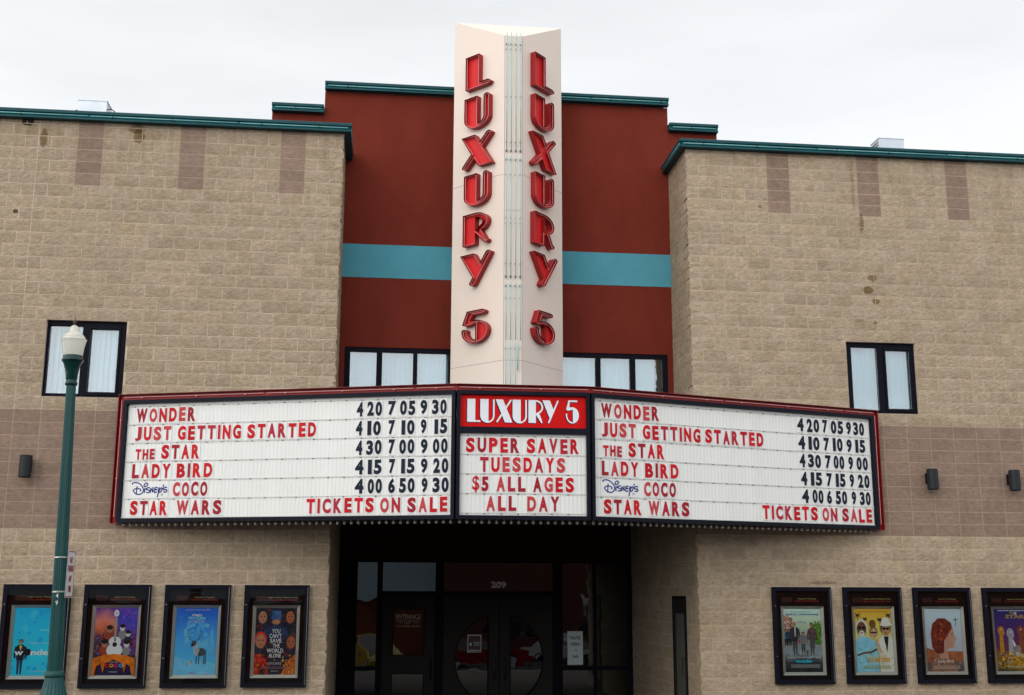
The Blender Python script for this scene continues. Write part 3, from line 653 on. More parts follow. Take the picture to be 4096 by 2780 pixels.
for fi, (a, b) in enumerate(FACES):
    L, th = span(a, b); MT = Matrix.Translation((a[0], a[1], 0)) @ Matrix.Rotation(th, 4, 'Z')
    F = .057; ca = .0 if fi == 0 else .005; cb = L if fi == 2 else L - .005; fd = .055
    fb = MB()
    # bevelled black frame: members with a sloping inner lip
    def member_h(z0_, z1_, up): fb.box(ca, cb, -fd, .03, z0_, z1_)
    member_h(mz0, mz0 + F, 1); member_h(mz1 - F, mz1, 0)
    fb.box(ca, F, -fd - .002, .03, mz0 + F, mz1 - F).box(L - F, cb, -fd - .002, .03, mz0 + F, mz1 - F)
    if fi == 1: fb.box(F, L - F, -fd + .002, .03, 4.46, 4.548)
    fo = fb.build('frame', M_BLACK, mq, MT)
    zt = mz1 - F if fi != 1 else 4.46
    fp = face_panel(L, mz0 + F, zt, F, L - F).build('sign_face', M_WHITE, mq, MT)
    rz = [4.985 - .2845 * i for i in range(7)] if fi != 1 else [4.425, 4.148, 3.87, 3.585, 3.302]
    for z in rz:
        MB().box(F, L - F, -.005, -.0005, z - .009, z + .009).build('rail', M_RAIL, fp, MT)
    cl = MB()
    for z in rz:
        s = F + .1
        while s < L - F - .05: cl.box(s, s + .032, -.0068, -.0052, z - .012, z - .002); s += .245
    kind(cl.build('clip', M_CLIP, fp, MT), 'stuff')
    rows, zc = ((LROWS, ROWZ), (CROWS, CZ), (RROWS, ROWZ))[fi]
    for row, z in zip(rows, zc):
        for wd, s0, s1 in row:
            if wd == '@': script_plate(fp, a, th, s0, s1)
            elif wd == 'the': set_word(fp, a, th, s0, s1, z - .03, .16, 'THE', 'r')
            else: set_word(fp, a, th, s0, s1, z, .215, wd, 'd' if wd.isdigit() else 'r')
    # red cove with its tube
    cv = MB(); tb = MB(); h = .085; ext0 = -h if fi == 0 else 0; ext1 = L + h if fi == 2 else L
    cv.box(ext0, ext1, .0, .012, mz1 + .001, mz1 + h, 1)                  # back plate
    cv.box(ext0, ext1, -.06, .02, mz1 + h, mz1 + h + .008)               # outer lip
    if fi == 0: cv.box(-h, -.001, .0, .012, mz0 - .01, mz1, 1).box(-h - .008, -h, -.06, .02, mz0 - .01, mz1 + h + .008)
    if fi == 2: cv.box(L + .001, L + h, .0, .012, mz0 - .01, mz1, 1).box(L + h, L + h + .008, -.06, .02, mz0 - .01, mz1 + h + .008)
    co = cv.build('cove', [M_COVE, mat('cove red', (.30, .005, .005), .45, spec=.3)], mq, MT)
    def run(p, q):
        p, q = Vector(p), Vector(q); LL = (q - p).length; d = (q - p).normalized(); u = .04
        while u < LL - .1:
            e = min(u + 2.3, LL - .03); tb.tube([p + d * u, p + d * e], .006, 6)
            for w_ in (u + .3, u + 1.2, u + 2.0):
                if w_ < e: c_ = p + d * w_; tb.box(c_.x - .012, c_.x + .012, -.035, -.005, c_.z - .014, c_.z - .002)
            u = e + .05
    run((max(ext0, -.05), -.03, mz1 + .045), (min(ext1, L + .05), -.03, mz1 + .045))
    if fi == 0: run((-.045, -.03, mz1 + .04), (-.045, -.03, mz0 + .05))
    if fi == 2: run((L + .045, -.03, mz1 + .04), (L + .045, -.03, mz0 + .05))
    tb.build('neon_tube', M_TUBE_R, co, MT)
    # bulbs under the front edge
    if fi == 0:
        bm = MB().lathe([(.0, -.062), (.012, -.06), (.019, -.05), (.021, -.04), (.019, -.03), (.012, -.02), (.009, -.012)], 10)
        bulb_me = bpy.data.meshes.new('light_bulb'); bulb_me.from_pydata(bm.v, [], bm.f); bulb_me.polygons.foreach_set('use_smooth', [True] * len(bm.f))
        bulb_me.materials.append(mat('clear bulb', (.30, .29, .27), .08, coat=1.0))
        sm = MB().lathe([(.016, -.014), (.016, -.004), (.024, -.002), (.024, .004)], 10); sock_me = bpy.data.meshes.new('socket'); sock_me.from_pydata(sm.v, [], sm.f); sock_me.materials.append(M_BRASS)
    nb = int(L / .107); 
    for i in range(nb + (fi != 1)):
        s = (L - .107 * nb) / 2 + .107 * i + .05
        if s > L: continue
        MM = MT @ Matrix.Translation((s, .075, mz0 + .012)) @ Matrix.Diagonal((1.15, 1.15, 1.15, 1))
        bo = mesh_obj('light_bulb', bulb_me, mq, MM); mesh_obj('socket', sock_me, bo, MM)

# ------------------------------------------------------------------ deco lettering shapes
def isect(p, d, q, e):
    den = d[0] * e[1] - d[1] * e[0]; t = ((q[0] - p[0]) * e[1] - (q[1] - p[1]) * e[0]) / den; return (p[0] + d[0] * t, p[1] + d[1] * t)
def deco(ch, t, K=.31):
    h = t / 2
    if ch == 'L': return [[(0, 0), (0, 1), (K, 1), (K, t), *arc(.60 - h, h, h, h, 90, -90, 6), ]]
    if ch == 'U': return [[(0, 1), (0, .31), *arc(.315, .31, .315, .31, 180, 360, 14), *arc(.63 - h, 1 - h, h, h, 0, 180, 6), (.63 - t, .31), *arc(K, .31, .63 - t - K, .31 - t, 0, -90, 8)[1:], (K, 1)]]
    if ch in 'XY':
        if ch == 'X': ti, bi = (.70, 1), (.05, 0)
        else: ti, bi = (.74, 1), (.28, 0)
        dx, dy = ti[0] - bi[0], ti[1] - bi[1]; n = math.hypot(dx, dy); d = (dx / n, dy / n); nn = (-d[1] * h, d[0] * h)
        Lp = (bi[0] + nn[0], bi[1] + nn[1]); Rp = (bi[0] - nn[0], bi[1] - nn[1]); a = math.degrees(math.atan2(d[1], d[0]))
        tc_, bc = (ti[0] - d[0] * h, ti[1] - d[1] * h), (bi[0] + d[0] * h, bi[1] + d[1] * h)
        top = arc(*tc_, h, h, a - 90, a + 90, 6); bot = arc(*bc, h, h, a + 90, a + 270, 6)
        if ch == 'X':
            e = (.42, -1); q1, q0 = (.33, 1), (0, 1)
            return [[(0, 1), (.33, 1), isect(Lp, d, q1, e), *top[::-1], isect(Rp, d, q1, e), (.75, 0), (.42, 0), isect(Rp, d, q0, e), *bot[::-1], isect(Lp, d, q0, e)]]
        e = (.43, -1)
        return [[(0, 1), (.35, 1), isect(Lp, d, (.35, 1), e), *top[::-1], *bot[::-1], isect(Lp, d, (0, 1), e)]]
    if ch == 'R':
        out = [(0, 0), (0, 1), *arc(K, .69, .33, .31, 90, -62, 12), (.62, .10), *arc(.60, h * .9, h, h, 60, -120, 5), (K, .36), (K, 0)]
        hole = [(K, 1 - t), *arc(K, .69, .33 - t, .31 - t, 80, -60, 8), (K, .42)]
        return [out, hole]
    if ch == '5':
        return [[(.14, 1), *arc(.60 - h, 1 - h, h, h, 90, -90, 6), (.14 + t, 1 - t), (.13 + t * .6, .70), *arc(.34, .36, .33, .345, 100, -180, 20)[0:], *arc(h, .40, h, h, 180, 0, 6)[0:], *arc(.34, .36, .34 - t, .36 - t, 180, 262, 6), (.36, .04), (.36, .60), (.10, .555), (.02, .60)]]
# red LUXURY 5 sign in the middle of the marquee
L, th = span(*FACES[1]); MT = Matrix.Translation((mxL, md, 0)) @ Matrix.Rotation(th, 4, 'Z')
sg = MB().box(.057, L - .057, .0, .01, 4.548, mz1 - .057).build('name_panel', M_SIGNRED, mq, MT)
for i, (c, s0, s1, z0, z1) in enumerate((('L', .159, .356, 4.622, 4.962), ('U', .35, .561, 4.612, 4.962), ('X', .575, .822, 4.622, 4.962), ('U', .825, 1.037, 4.612, 4.962), ('R', 1.06, 1.277, 4.622, 4.962), ('Y', 1.268, 1.507, 4.622, 4.962), ('5', 1.613, 1.81, 4.619, 4.97))):
    lp = deco(c, .075, .36 if c != 'R' else .34); w_ = max(p[0] for p in lp[0]); v, f = fill2d(lp)
    sx_, sz_ = (s1 - s0) / w_, z1 - z0; mb = MB()
    for dx, dz, gx, y, mi in ((-.012, -.010, 1, -.003, 1), (-.006, -.007, 1, -.0036, 1), (0, 0, 1, -.005, 0)):
        mb.add([(s0 + dx + p[0] * sx_, y, z0 + dz + p[2] * sz_) for p in v], f, mi)
    mb.build('letter', [M_SIGNWH, M_NAVY], sg, MT)

# ------------------------------------------------------------------ pylon sign
xc, pw, pYf, pW, pYb = 7.091, .153, -.321, .947, .527
pz0, zf, zb = 5.0, 11.464, 12.086
py = thing('pylon_sign', 'tall cream wedge shaped pylon sign reading LUXURY 5 on both faces', 'sign', (xc, .3, pz0))
pA, pB, pC, pD = (xc - pW, pYb), (xc - pw, pYf), (xc + pw, pYf), (xc + pW, pYb)
m = MB()
m.add([(*pA, pz0), (*pB, pz0), (*pC, pz0), (*pD, pz0), (*pA, zb), (*pB, zf), (*pC, zf), (*pD, zb), (xc - pW, pYb + .04, pz0), (xc + pW, pYb + .04, pz0), (xc - pW, pYb + .04, zb), (xc + pW, pYb + .04, zb)],
      [(0, 1, 5, 4), (1, 2, 6, 5), (2, 3, 7, 6), (4, 5, 6, 7), (0, 4, 10, 8), (3, 9, 11, 7), (8, 10, 11, 9), (4, 7, 11, 10), (0, 8, 9, 3, 2, 1)])
m.build('pylon_body', M_CREAM, py)
MB().box(xc - .3, xc + .3, pYb + .05, YR - .01, 5.0, 10.8).build('mounting_arm', M_CREAM, py)
# centre strip recessed edge lines, panel seams
for (a, b) in ((pA, pB), (pC, pD), (pB, pC)):
    L, th = span(a, b); MT = Matrix.Translation((a[0], a[1], 0)) @ Matrix.Rotation(th, 4, 'Z'); s = MB()
    for z in ((5.83, 8.98) if a != pB else (8.35, 5.83)): s.box(.004, L - .004, -.0015, .0, z, z + .006)
    if a == pB: s.box(.0, .006, -.002, 0, pz0, zf).box(L - .006, L, -.002, 0, pz0, zf)
    s.build('seam', M_SEAM, py, MT)
th0 = 0
# neon tubes on the nose
m = MB().tube([(-.012, -.0005, 0), (-.012, -.045, 0), (.008, -.055, 0)], .004, 5); sup_me = bpy.data.meshes.new('tube_support'); sup_me.from_pydata(m.v, [], m.f); sup_me.materials.append(M_CLIP)
m = MB().lathe([(.015, -.01), (.015, .01)], 10); ele_me = bpy.data.meshes.new('electrode'); ele_me.from_pydata([(v[0], v[1] * .6, v[2] * 1.6) for v in m.v], [], m.f); ele_me.materials.append(M_CLIP)
for i, fx in enumerate((.12, .37, .63, .89)):
    x = xc - pw + 2 * pw * fx; segs = [(9.345, 11.50), (7.17, 9.30)]
    if i < 3: segs += [(6.16, 7.13), (5.05, 6.12)]
    else: segs += [(6.15, 7.13)]
    for z0, z1 in segs:
        MB().tube([(x, pYf - .045, z0), (x, pYf - .045, z1)], .0072, 8).build('neon_tube', M_TUBE_T, py, smooth=True)
    if i == 3:
        MB().tube([(x - .035, pYf - .045, 6.12), (x - .045, pYf - .045, 5.66)], .0085, 8).build('neon_tube', M_TUBE_T, py, smooth=True)
        MB().tube([(x - .06, pYf - .045, 5.42), (x - .055, pYf - .045, 5.05)], .0085, 8).build('neon_tube', M_TUBE_T, py, smooth=True)
    for z in (11.20, 10.34, 9.53, 8.96, 8.21, 8.118, 7.433, 6.851, 6.02): mesh_obj('tube_support', sup_me, py, T(x, pYf, z))
    for z in (11.30, 9.385, 9.228, 7.221, 7.062): mesh_obj('electrode', ele_me, py, T(x, pYf - .008, z))
# channel letters
def inset(lp, d):
    out = []; n = len(lp); ar = sum(lp[i][0] * lp[(i + 1) % n][1] - lp[(i + 1) % n][0] * lp[i][1] for i in range(n)); sg_ = 1 if ar > 0 else -1
    for i in range(n):
        a, b, c = Vector(lp[i - 1]), Vector(lp[i]), Vector(lp[(i + 1) % n]); d1 = (b - a); d2 = (c - b)
        if d1.length < 1e-5 or d2.length < 1e-5: continue
        d1.normalize(); d2.normalize(); n1 = Vector((-d1.y, d1.x)) * sg_; n2 = Vector((-d2.y, d2.x)) * sg_; nn = n1 + n2
        if nn.length < 1e-3: continue
        nn.normalize(); k = min(1.6, 1 / max(.4, nn.dot(n1))); out.append(tuple(b + nn * d * k))
    return out
CH = {}
def channel_letter(ch, h, MTf, s, z, wsc):
    key = (ch, round(h, 3), round(wsc, 3))
    if key not in CH:
        lps = [[(p[0] * h * wsc, p[1] * h) for p in lp] for lp in deco(ch, .135, .33)]; dep = .105; mb = MB()
        for li, lp in enumerate(lps):
            n = len(lp); i2 = [tuple(q) for q in lp]
            mb.add([(p[0], 0, p[1]) for p in lp] + [(p[0], -dep, p[1]) for p in lp], [(i, (i + 1) % n, n + (i + 1) % n, n + i) for i in range(n)], 0)
        v, f = fill2d(lps); mb.add([(a, -.03, c) for a, b, c in v], f, 1)
        me = bpy.data.meshes.new('letter'); me.from_pydata(mb.v, [], mb.f); me.materials.append(M_RED); me.materials.append(M_REDB); me.polygons.foreach_set('material_index', mb.m)
        tb = MB(); ins = inset(lps[0], .022 * 1); tb.tube([(p[0], -dep + .02, p[1]) for p in ins], .0052, 5, closed=True)
        el = MB()
        tm = bpy.data.meshes.new('neon_tube'); tm.from_pydata(tb.v, [], tb.f); tm.materials.append(M_TUBE_R)
        CH[key] = (me, tm)
    me, tm = CH[key]; M = MTf @ Matrix.Translation((s, 0, z)); o = mesh_obj('letter', me, py, M)
    o.modifiers.new('wall', 'SOLIDIFY') if False else None
    mesh_obj('neon_tube', tm, o, M)
for a, b, col in ((pA, pB, (.36, .34, .28, .35, .335, .28, .33)), (pC, pD, (.228, .226, .157, .233, .22, .185, .21))):
    L, th = span(a, b); MTf = Matrix.Translation((a[0], a[1], 0)) @ Matrix.Rotation(th, 4, 'Z')
    for ch, s, (z0, z1) in zip('LUXURY5', col, ((10.645, 11.25), (9.91, 10.485), (9.21, 9.79), (8.53, 9.09), (7.85, 8.395), (7.145, 7.695), (6.165, 6.72))):
        channel_letter(ch, z1 - z0, MTf, s, z0, 1.55 if ch in 'LU5' else (1.6 if ch in 'XY' else 1.55))

# ------------------------------------------------------------------ wall lights
sc_me = {}
def sconce(x, side, label):
    t = thing('wall_light', label, 'wall light', (x, 0, 3.88), 'cylinder wall lights')
    m = MB().lathe([(.086, 0), (.09, .004), (.09, .33), (.08, .335)], 24, 0, (x, -.16, 3.875)); m.build('shade', mat('black cylinder', (.018, .02, .024), .45, bump=.1), t, smooth=False)
    MB().lathe([(.0, .0), (.078, .0)], 24, 0, (x, -.16, 3.872)).build('lens', M_DARKIN, t)
    MB().box(x - .055, x + .055, -.085, .0, 3.98, 4.15).build('bracket', M_BLACK, t)
sconce(-.318, 1, 'black cylinder wall light just behind and left of the green lamp post')
sconce(14.09, 1, 'black cylinder wall light nearer to the marquee of the two on that wall')
sconce(15.52, 1, 'black cylinder wall light farther from the marquee, at the right picture edge')

# ------------------------------------------------------------------ roof boxes
for x0, x1, lab, dirc in ((-.17, .30, 'grey metal transformer box with a cable on the parapet above the lamp post', 1), (13.83, 14.30, 'grey metal box on the parapet above the wing with the stains', -1)):
    t = thing('roof_box', lab, 'metal box', (x0, .45, 9.83))
    MB().box(x0, x1, .45, .8, 9.95, 10.25).box(x0 - .008, x1 + .008, .442, .808, 10.25, 10.262).build('housing', M_GALV, t)
    MB().box(x0 + .02, x0 + .06, .5, .75, 9.5, 9.95).box(x1 - .06, x1 - .02, .5, .75, 9.5, 9.95).build('foot', M_GALV, t)
    if dirc > 0: 
        MB().tube([(x1, .5, 10.12), (x1 + .06, .48, 10.13), (x1 + .13, .45, 10.08), (x1 + .18, .42, 9.98), (x1 + .2, .4, 9.8)], .009, 6).build('cable', M_BLACK, t)
        MB().tube([(x0, .5, 10.1), (x0 - .03, .48, 10.08), (x0 - .06, .42, 9.9)], .01, 6).build('cable', M_BLACK, t)
    else:
        v_ = MB(); [v_.box(x0 - .004, x0 - .001, .5, .75, 9.98 + i * .05, 10.0 + i * .05) for i in range(5)]; v_.build('vent', M_CLIP, t)

# ------------------------------------------------------------------ poster cases
def grad(name, stops, var=.0, vs=6, axis=2, org=.0, size=1.0, rough=.45):
    """printed colour run down the sheet (printing, not shading) with mottled ink"""
    stops = [(p, tuple(min(.88, q * 1.6) for q in c)) for p, c in stops]
    m = bpy.data.materials.new(name); m.use_nodes = True; t = m.node_tree; b = t.nodes['Principled BSDF']; n = t.nodes.new; l = t.links.new
    tc = n('ShaderNodeTexCoord'); sp = n('ShaderNodeSeparateXYZ'); l(tc.outputs['Object'], sp.inputs[0])
    nz = n('ShaderNodeTexNoise'); nz.inputs['Scale'].default_value = vs; nz.inputs['Detail'].default_value = 6; l(tc.outputs['Object'], nz.inputs[0])
    mr = n('ShaderNodeMapRange'); mr.inputs[1].default_value = 0; mr.inputs[2].default_value = PH; l(sp.outputs[axis], mr.inputs[0])
    ad = n('ShaderNodeMath'); ad.operation = 'MULTIPLY_ADD'; l(nz.outputs[0], ad.inputs[0]); ad.inputs[1].default_value = var; l(mr.outputs[0], ad.inputs[2])
    sb = n('ShaderNodeMath'); sb.operation = 'SUBTRACT'; l(ad.outputs[0], sb.inputs[0]); sb.inputs[1].default_value = var * .5
    cr_ = n('ShaderNodeValToRGB'); e = cr_.color_ramp.elements; e[0].position = stops[0][0]; e[0].color = (*stops[0][1], 1); e[1].position = stops[-1][0]; e[1].color = (*stops[-1][1], 1)
    for p, c in stops[1:-1]: x = e.new(p); x.color = (*c, 1)
    l(sb.outputs[0], cr_.inputs[0]); l(cr_.outputs[0], b.inputs['Base Color']); b.inputs['Roughness'].default_value = rough; b.inputs['Specular IOR Level'].default_value = .1
    return m
def up(c): return tuple(min(.85, q * 1.5) for q in c)
def ink(name, c): return mat('ink ' + name, up(c), .5, spec=.1)
def mott(name, c, v=.4, s=14): return mat('ink ' + name, up(c), .5, var=v, vscale=s, spec=.1)
CW, CH_, CZ0 = .97, 1.505, .785
PX0, PX1, PZ0, PZ1 = .187, .82, .121, .772     # sheet inside the case (fractions)
PW, PH = (PX1 - PX0) * CW, (PZ1 - PZ0) * CH_
class Sheet:
    def __init__(s): s.mb = MB(); s.mats = []; s.ly = 0
    def mi(s, m):
        if m not in s.mats: s.mats.append(m)
        return s.mats.index(m)
    def y(s): s.ly += 1; return -.0002 * s.ly
    def poly(s, pts, m): v, f = fill2d([[(u * PW, w * PH) for u, w in pts]]); y = s.y(); s.mb.add([(a, y, c) for a, b, c in v], f, s.mi(m))
    def ell(s, u, w, ru, rw, m, a0=0, a1=360): s.poly(arc(u, w, ru, rw, a0, a1, 20)[:-1] if a1 - a0 == 360 else arc(u, w, ru, rw, a0, a1, 16), m)
    def rect(s, a, b, c, d, m): s.poly([(a, c), (b, c), (b, d), (a, d)], m)
    def text(s, t, a, b, z, h, m, off=0., shear=0., align='fit'): put_text(s.mb, t, a * PW, b * PW, z * PH, h * PH, s.y(), s.mi(m), off, shear, align)
    def line(s, pts, w, m): ribbon(s.mb, [(u * PW, v * PH) for u, v in pts], w * PW, s.y(), s.mi(m))
WHT = ink('white', (.75, .76, .78)); BLK_ = ink('black', (.01, .01, .012)); SKIN = mott('skin', (.32, .14, .08), .3, 20)
def flecks(S, u0, u1, w0, w1, n, cols, r0=.006, r1=.022, seed=1):
    rr_ = random.Random(seed); y = S.y()
    for i in range(n):
        u, w, r, k = rr_.uniform(u0, u1), rr_.uniform(w0, w1), rr_.uniform(r0, r1), rr_.choice((4, 5, 6)); a0 = rr_.random() * 6; st = rr_.uniform(.4, 1.3); y -= .000012
        S.mb.add([((u + r * math.cos(a0 + 6.2832 * j / k)) * PW, y, (w + r * st * .66 * math.sin(a0 + 6.2832 * j / k)) * PH) for j in range(k)][::-1], [tuple(range(k))], S.mi(cols[i % len(cols)]))
    S.ly += int(n * .06) + 1
def person(S, u, z, h, body, legs, head=SKIN, hair=BLK_, skirt=False, w=1.0):
    S.poly([(u - .035 * w, z), (u - .012 * w, z), (u, z + h * .42), (u + .012 * w, z), (u + .035 * w, z), (u + .05 * w, z + h * .52), (u - .05 * w, z + h * .52)], legs)
    S.poly([(u - .055 * w, z + h * .40), (u + .055 * w, z + h * .40), (u + .075 * w, z + h * .78), (u + .03 * w, z + h * .84), (u - .03 * w, z + h * .84), (u - .075 * w, z + h * .78)], body)
    S.line([(u - .07 * w, z + h * .78), (u - .09 * w, z + h * .6), (u - .08 * w, z + h * .45)], .03 * w, body); S.line([(u + .07 * w, z + h * .78), (u + .09 * w, z + h * .6), (u + .08 * w, z + h * .45)], .03 * w, body)
    S.ell(u, z + h * .925, .036 * w, h * .07, hair); S.ell(u, z + h * .905, .028 * w, h * .055, head)
def small_lines(S, z0, n, m, a=.1, b=.9, h=.008, st=.014):
    rr_ = random.Random(int(z0 * 1000))
    for i in range(n):
        x = a + rr_.random() * .05; y = S.y()
        while x < b:
            w = rr_.uniform(.015, .05); S.mb.box(x * PW, min(x + w, b) * PW, y, y + .0001, (z0 + i * st) * PH, (z0 + i * st + h) * PH, S.mi(m)); x += w + .012
def face(S, u, w, r, skin, hair, shades=False, beard=None):
    S.ell(u, w + r * .18, r * 1.08, r * .86, hair); S.ell(u, w, r * .86, r * .78, skin)
    if shades: S.ell(u - r * .38, w + r * .12, r * .36, r * .17, BLK_); S.ell(u + r * .38, w + r * .12, r * .36, r * .17, BLK_); S.rect(u - r * .8, u + r * .8, w + r * .14, w + r * .2, BLK_)
    else:
        for q in (-.35, .35): S.ell(u + r * q, w + r * .1, r * .16, r * .07, BLK_)
    S.poly([(u - r * .1, w - r * .15), (u + r * .1, w - r * .15), (u + r * .03, w + r * .12), (u - r * .03, w + r * .12)], mott('nose', (.22, .09, .05), .3, 20))
    if beard: S.ell(u, w - r * .5, r * .5, r * .34, beard)
    S.ell(u, w - r * .4, r * .26, r * .07, ink('lip', (.3, .05, .04)))
def art_blue_boy(S):
    S.rect(0, 1, 0, 1, grad('print cyan', [(0, (.02, .38, .66)), (.3, (.015, .42, .72)), (1, (.01, .33, .62))], .3, 3))
    flecks(S, 0, 1, 0, 1, 60, [ink('wash a', (.03, .42, .68)), ink('wash b', (.01, .30, .58))], .02, .09, 3)
    person(S, .2, .02, .52, ink('navy coat', (.012, .012, .03)), ink('jeans', (.02, .03, .07)), w=1.5, hair=ink('brown hair', (.05, .03, .02)))
    S.poly([(.17, .44), (.23, .44), (.2, .36)], ink('yellow', (.55, .5, .04)))
    S.text('w', .06, .27, .30, .085, WHT, .03); S.ell(.36, .345, .09, .052, BLK_); S.text('nder', .44, .98, .30, .085, WHT, .03)
    S.text('choose kind', .62, .95, .66, .016, WHT); S.text('Julia Roberts   Owen Wilson', .42, .96, .47, .018, WHT); S.text('IN THEATERS NOVEMBER', .45, .95, .055, .014, WHT)
def art_guitar(S):
    S.rect(0, 1, 0, 1, grad('print sunset', [(0, (.01, .008, .05)), (.3, (.04, .02, .04)), (.55, (.09, .03, .06)), (.7, (.45, .1, .04)), (.8, (.5, .16, .12)), (1, (.08, .03, .22))], .35, 5))
    S.poly([(.5, 1), (1, 1), (1, .3), (.62, .3)], grad('print violet', [(0, (.02, .015, .1)), (.5, (.12, .03, .2)), (.8, (.04, .05, .4)), (1, (.1, .04, .35))], .6, 8))
    rr_ = random.Random(5)
    for i in range(70): S.ell(rr_.random(), rr_.uniform(.3, .68), rr_.uniform(.005, .02), rr_.uniform(.004, .012), [ink('spark red', (.3, .03, .02)), ink('spark gold', (.5, .2, .05)), BLK_, ink('spark blue', (.1, .1, .4))][i % 4])
    flecks(S, 0, 1, .3, .62, 220, [ink('spark red', (.3, .03, .02)), ink('plum', (.1, .02, .05)), BLK_, ink('spark blue', (.1, .1, .4)), ink('dusk', (.16, .06, .05))], .006, .03, 4)
    flecks(S, .5, 1, .6, 1, 120, [ink('violet hi', (.25, .15, .5)), ink('magenta', (.3, .05, .25)), ink('spark blue', (.1, .1, .4)), ink('night', (.02, .015, .1))], .004, .02, 6)
    cols = [ink('plum', (.1, .02, .05)), ink('grey cloth', (.2, .19, .2)), ink('dark cloth', (.02, .02, .04)), ink('rust cloth', (.25, .04, .02))]
    for u, w, r, k in ((.36, .68, .07, 3), (.66, .7, .06, 1), (.8, .61, .055, 2), (.26, .47, .075, 3), (.78, .46, .065, 1)):
        S.ell(u, w - .1, r * 1.5, .075, cols[k]); S.ell(u, w, r, r * .75, SKIN if k == 3 else ink('pale mask', (.5, .48, .46))); S.ell(u, w + .03, r * 1.05, r * .5, BLK_)
    gb = ink('guitar white', (.52, .54, .68)); S.ell(.5, .37, .19, .105, gb); S.ell(.5, .5, .145, .075, gb); S.ell(.5, .455, .055, .036, BLK_)
    S.rect(.475, .525, .5, .9, ink('fretboard', (.16, .13, .13)))
    for i in range(14): S.rect(.473, .527, .56 + i * .022, .565 + i * .022, WHT)
    S.ell(.5, .92, .06, .05, gb); S.rect(.475, .485, .9, .94, BLK_); S.rect(.515, .525, .9, .94, BLK_)
    S.poly([(0, 0), (.06, .0), (.1, .14), (.2, .17), (.26, .04), (.3, .18), (.5, .235), (.7, .18), (.76, .04), (.8, .17), (.9, .14), (.94, 0), (1, 0), (1, .25), (.75, .3), (.5, .315), (.25, .3), (0, .25)], mott('petal orange', (.5, .13, .01), .5, 14))
    S.text('DISNEY PIXAR', .4, .62, .188, .014, WHT); cs = [(.55, .02, .02), (.6, .25, .01), (.5, .02, .25), (.02, .35, .6)]
    for i, c in enumerate('COCO'): S.text(c, .3 + i * .11, .4 + i * .11, .118, .055, ink('title %d' % i, cs[i]), .05)
    S.text('THANKSGIVING', .4, .6, .045, .014, WHT)
def art_snow(S):
    S.rect(0, 1, 0, 1, grad('print snow', [(0, (.03, .22, .55)), (.2, (.06, .33, .66)), (.55, (.04, .24, .62)), (1, (.01, .08, .42))], .3, 3))
    flecks(S, 0, 1, .25, 1, 90, [ink('flake', (.3, .5, .75)), ink('mid blue', (.03, .2, .5))], .003, .009, 8)
    flecks(S, .2, .8, .42, .78, 60, [ink('glow a', (.06, .30, .66)), ink('glow b', (.1, .36, .68))], .03, .07, 9); S.poly([(0, 0), (1, 0), (1, .16), (.7, .22), (.4, .2), (0, .28)], mott('snow', (.12, .38, .68), .2, 5))
    for i in range(9): z = .3 + i * .047; w = .13 * (1 - i / 9.5); S.poly([(.88 - w, z), (.88 + w, z), (.88, z + .07)], mott('fir', (.08, .34, .64), .2, 9))
    dk = mott('deer brown', (.05, .06, .07), .3, 12); lt = mott('deer fur', (.28, .33, .38), .3, 12)
    S.ell(.62, .34, .14, .062, dk)
    for x in (.52, .58, .7, .74): S.rect(x, x + .025, .16, .32, dk)
    S.poly([(.43, .46), (.53, .47), (.6, .38), (.56, .28), (.46, .3)], lt); S.ell(.46, .47, .06, .04, dk); S.ell(.42, .445, .03, .024, BLK_)
    for sg_ in (-1, 1): S.line([(.46 + sg_ * .02, .5), (.46 + sg_ * .12, .54), (.46 + sg_ * .17, .62), (.46 + sg_ * .14, .7)], .012, dk); S.line([(.46 + sg_ * .12, .54), (.46 + sg_ * .09, .62)], .01, dk)
    for u, w in ((.31, .13), (.4, .17)): S.rect(u, u + .035, w, w + .05, ink('lantern', (.5, .22, .12)))
    S.text('A NEW DISNEY HOLIDAY FEATURETTE', .2, .82, .962, .014, WHT); S.text("Olaf's", .38, .62, .875, .035, WHT, .03); S.text('FROZEN', .3, .7, .825, .042, ink('ice', (.2, .55, .65)), .02); S.text('ADVENTURE', .3, .69, .785, .024, WHT)
    S.text('COCO', .38, .5, .025, .02, ink('title 0', (.55, .02, .02)), .03); S.text('NOVEMBER 22', .6, .82, .028, .014, WHT)
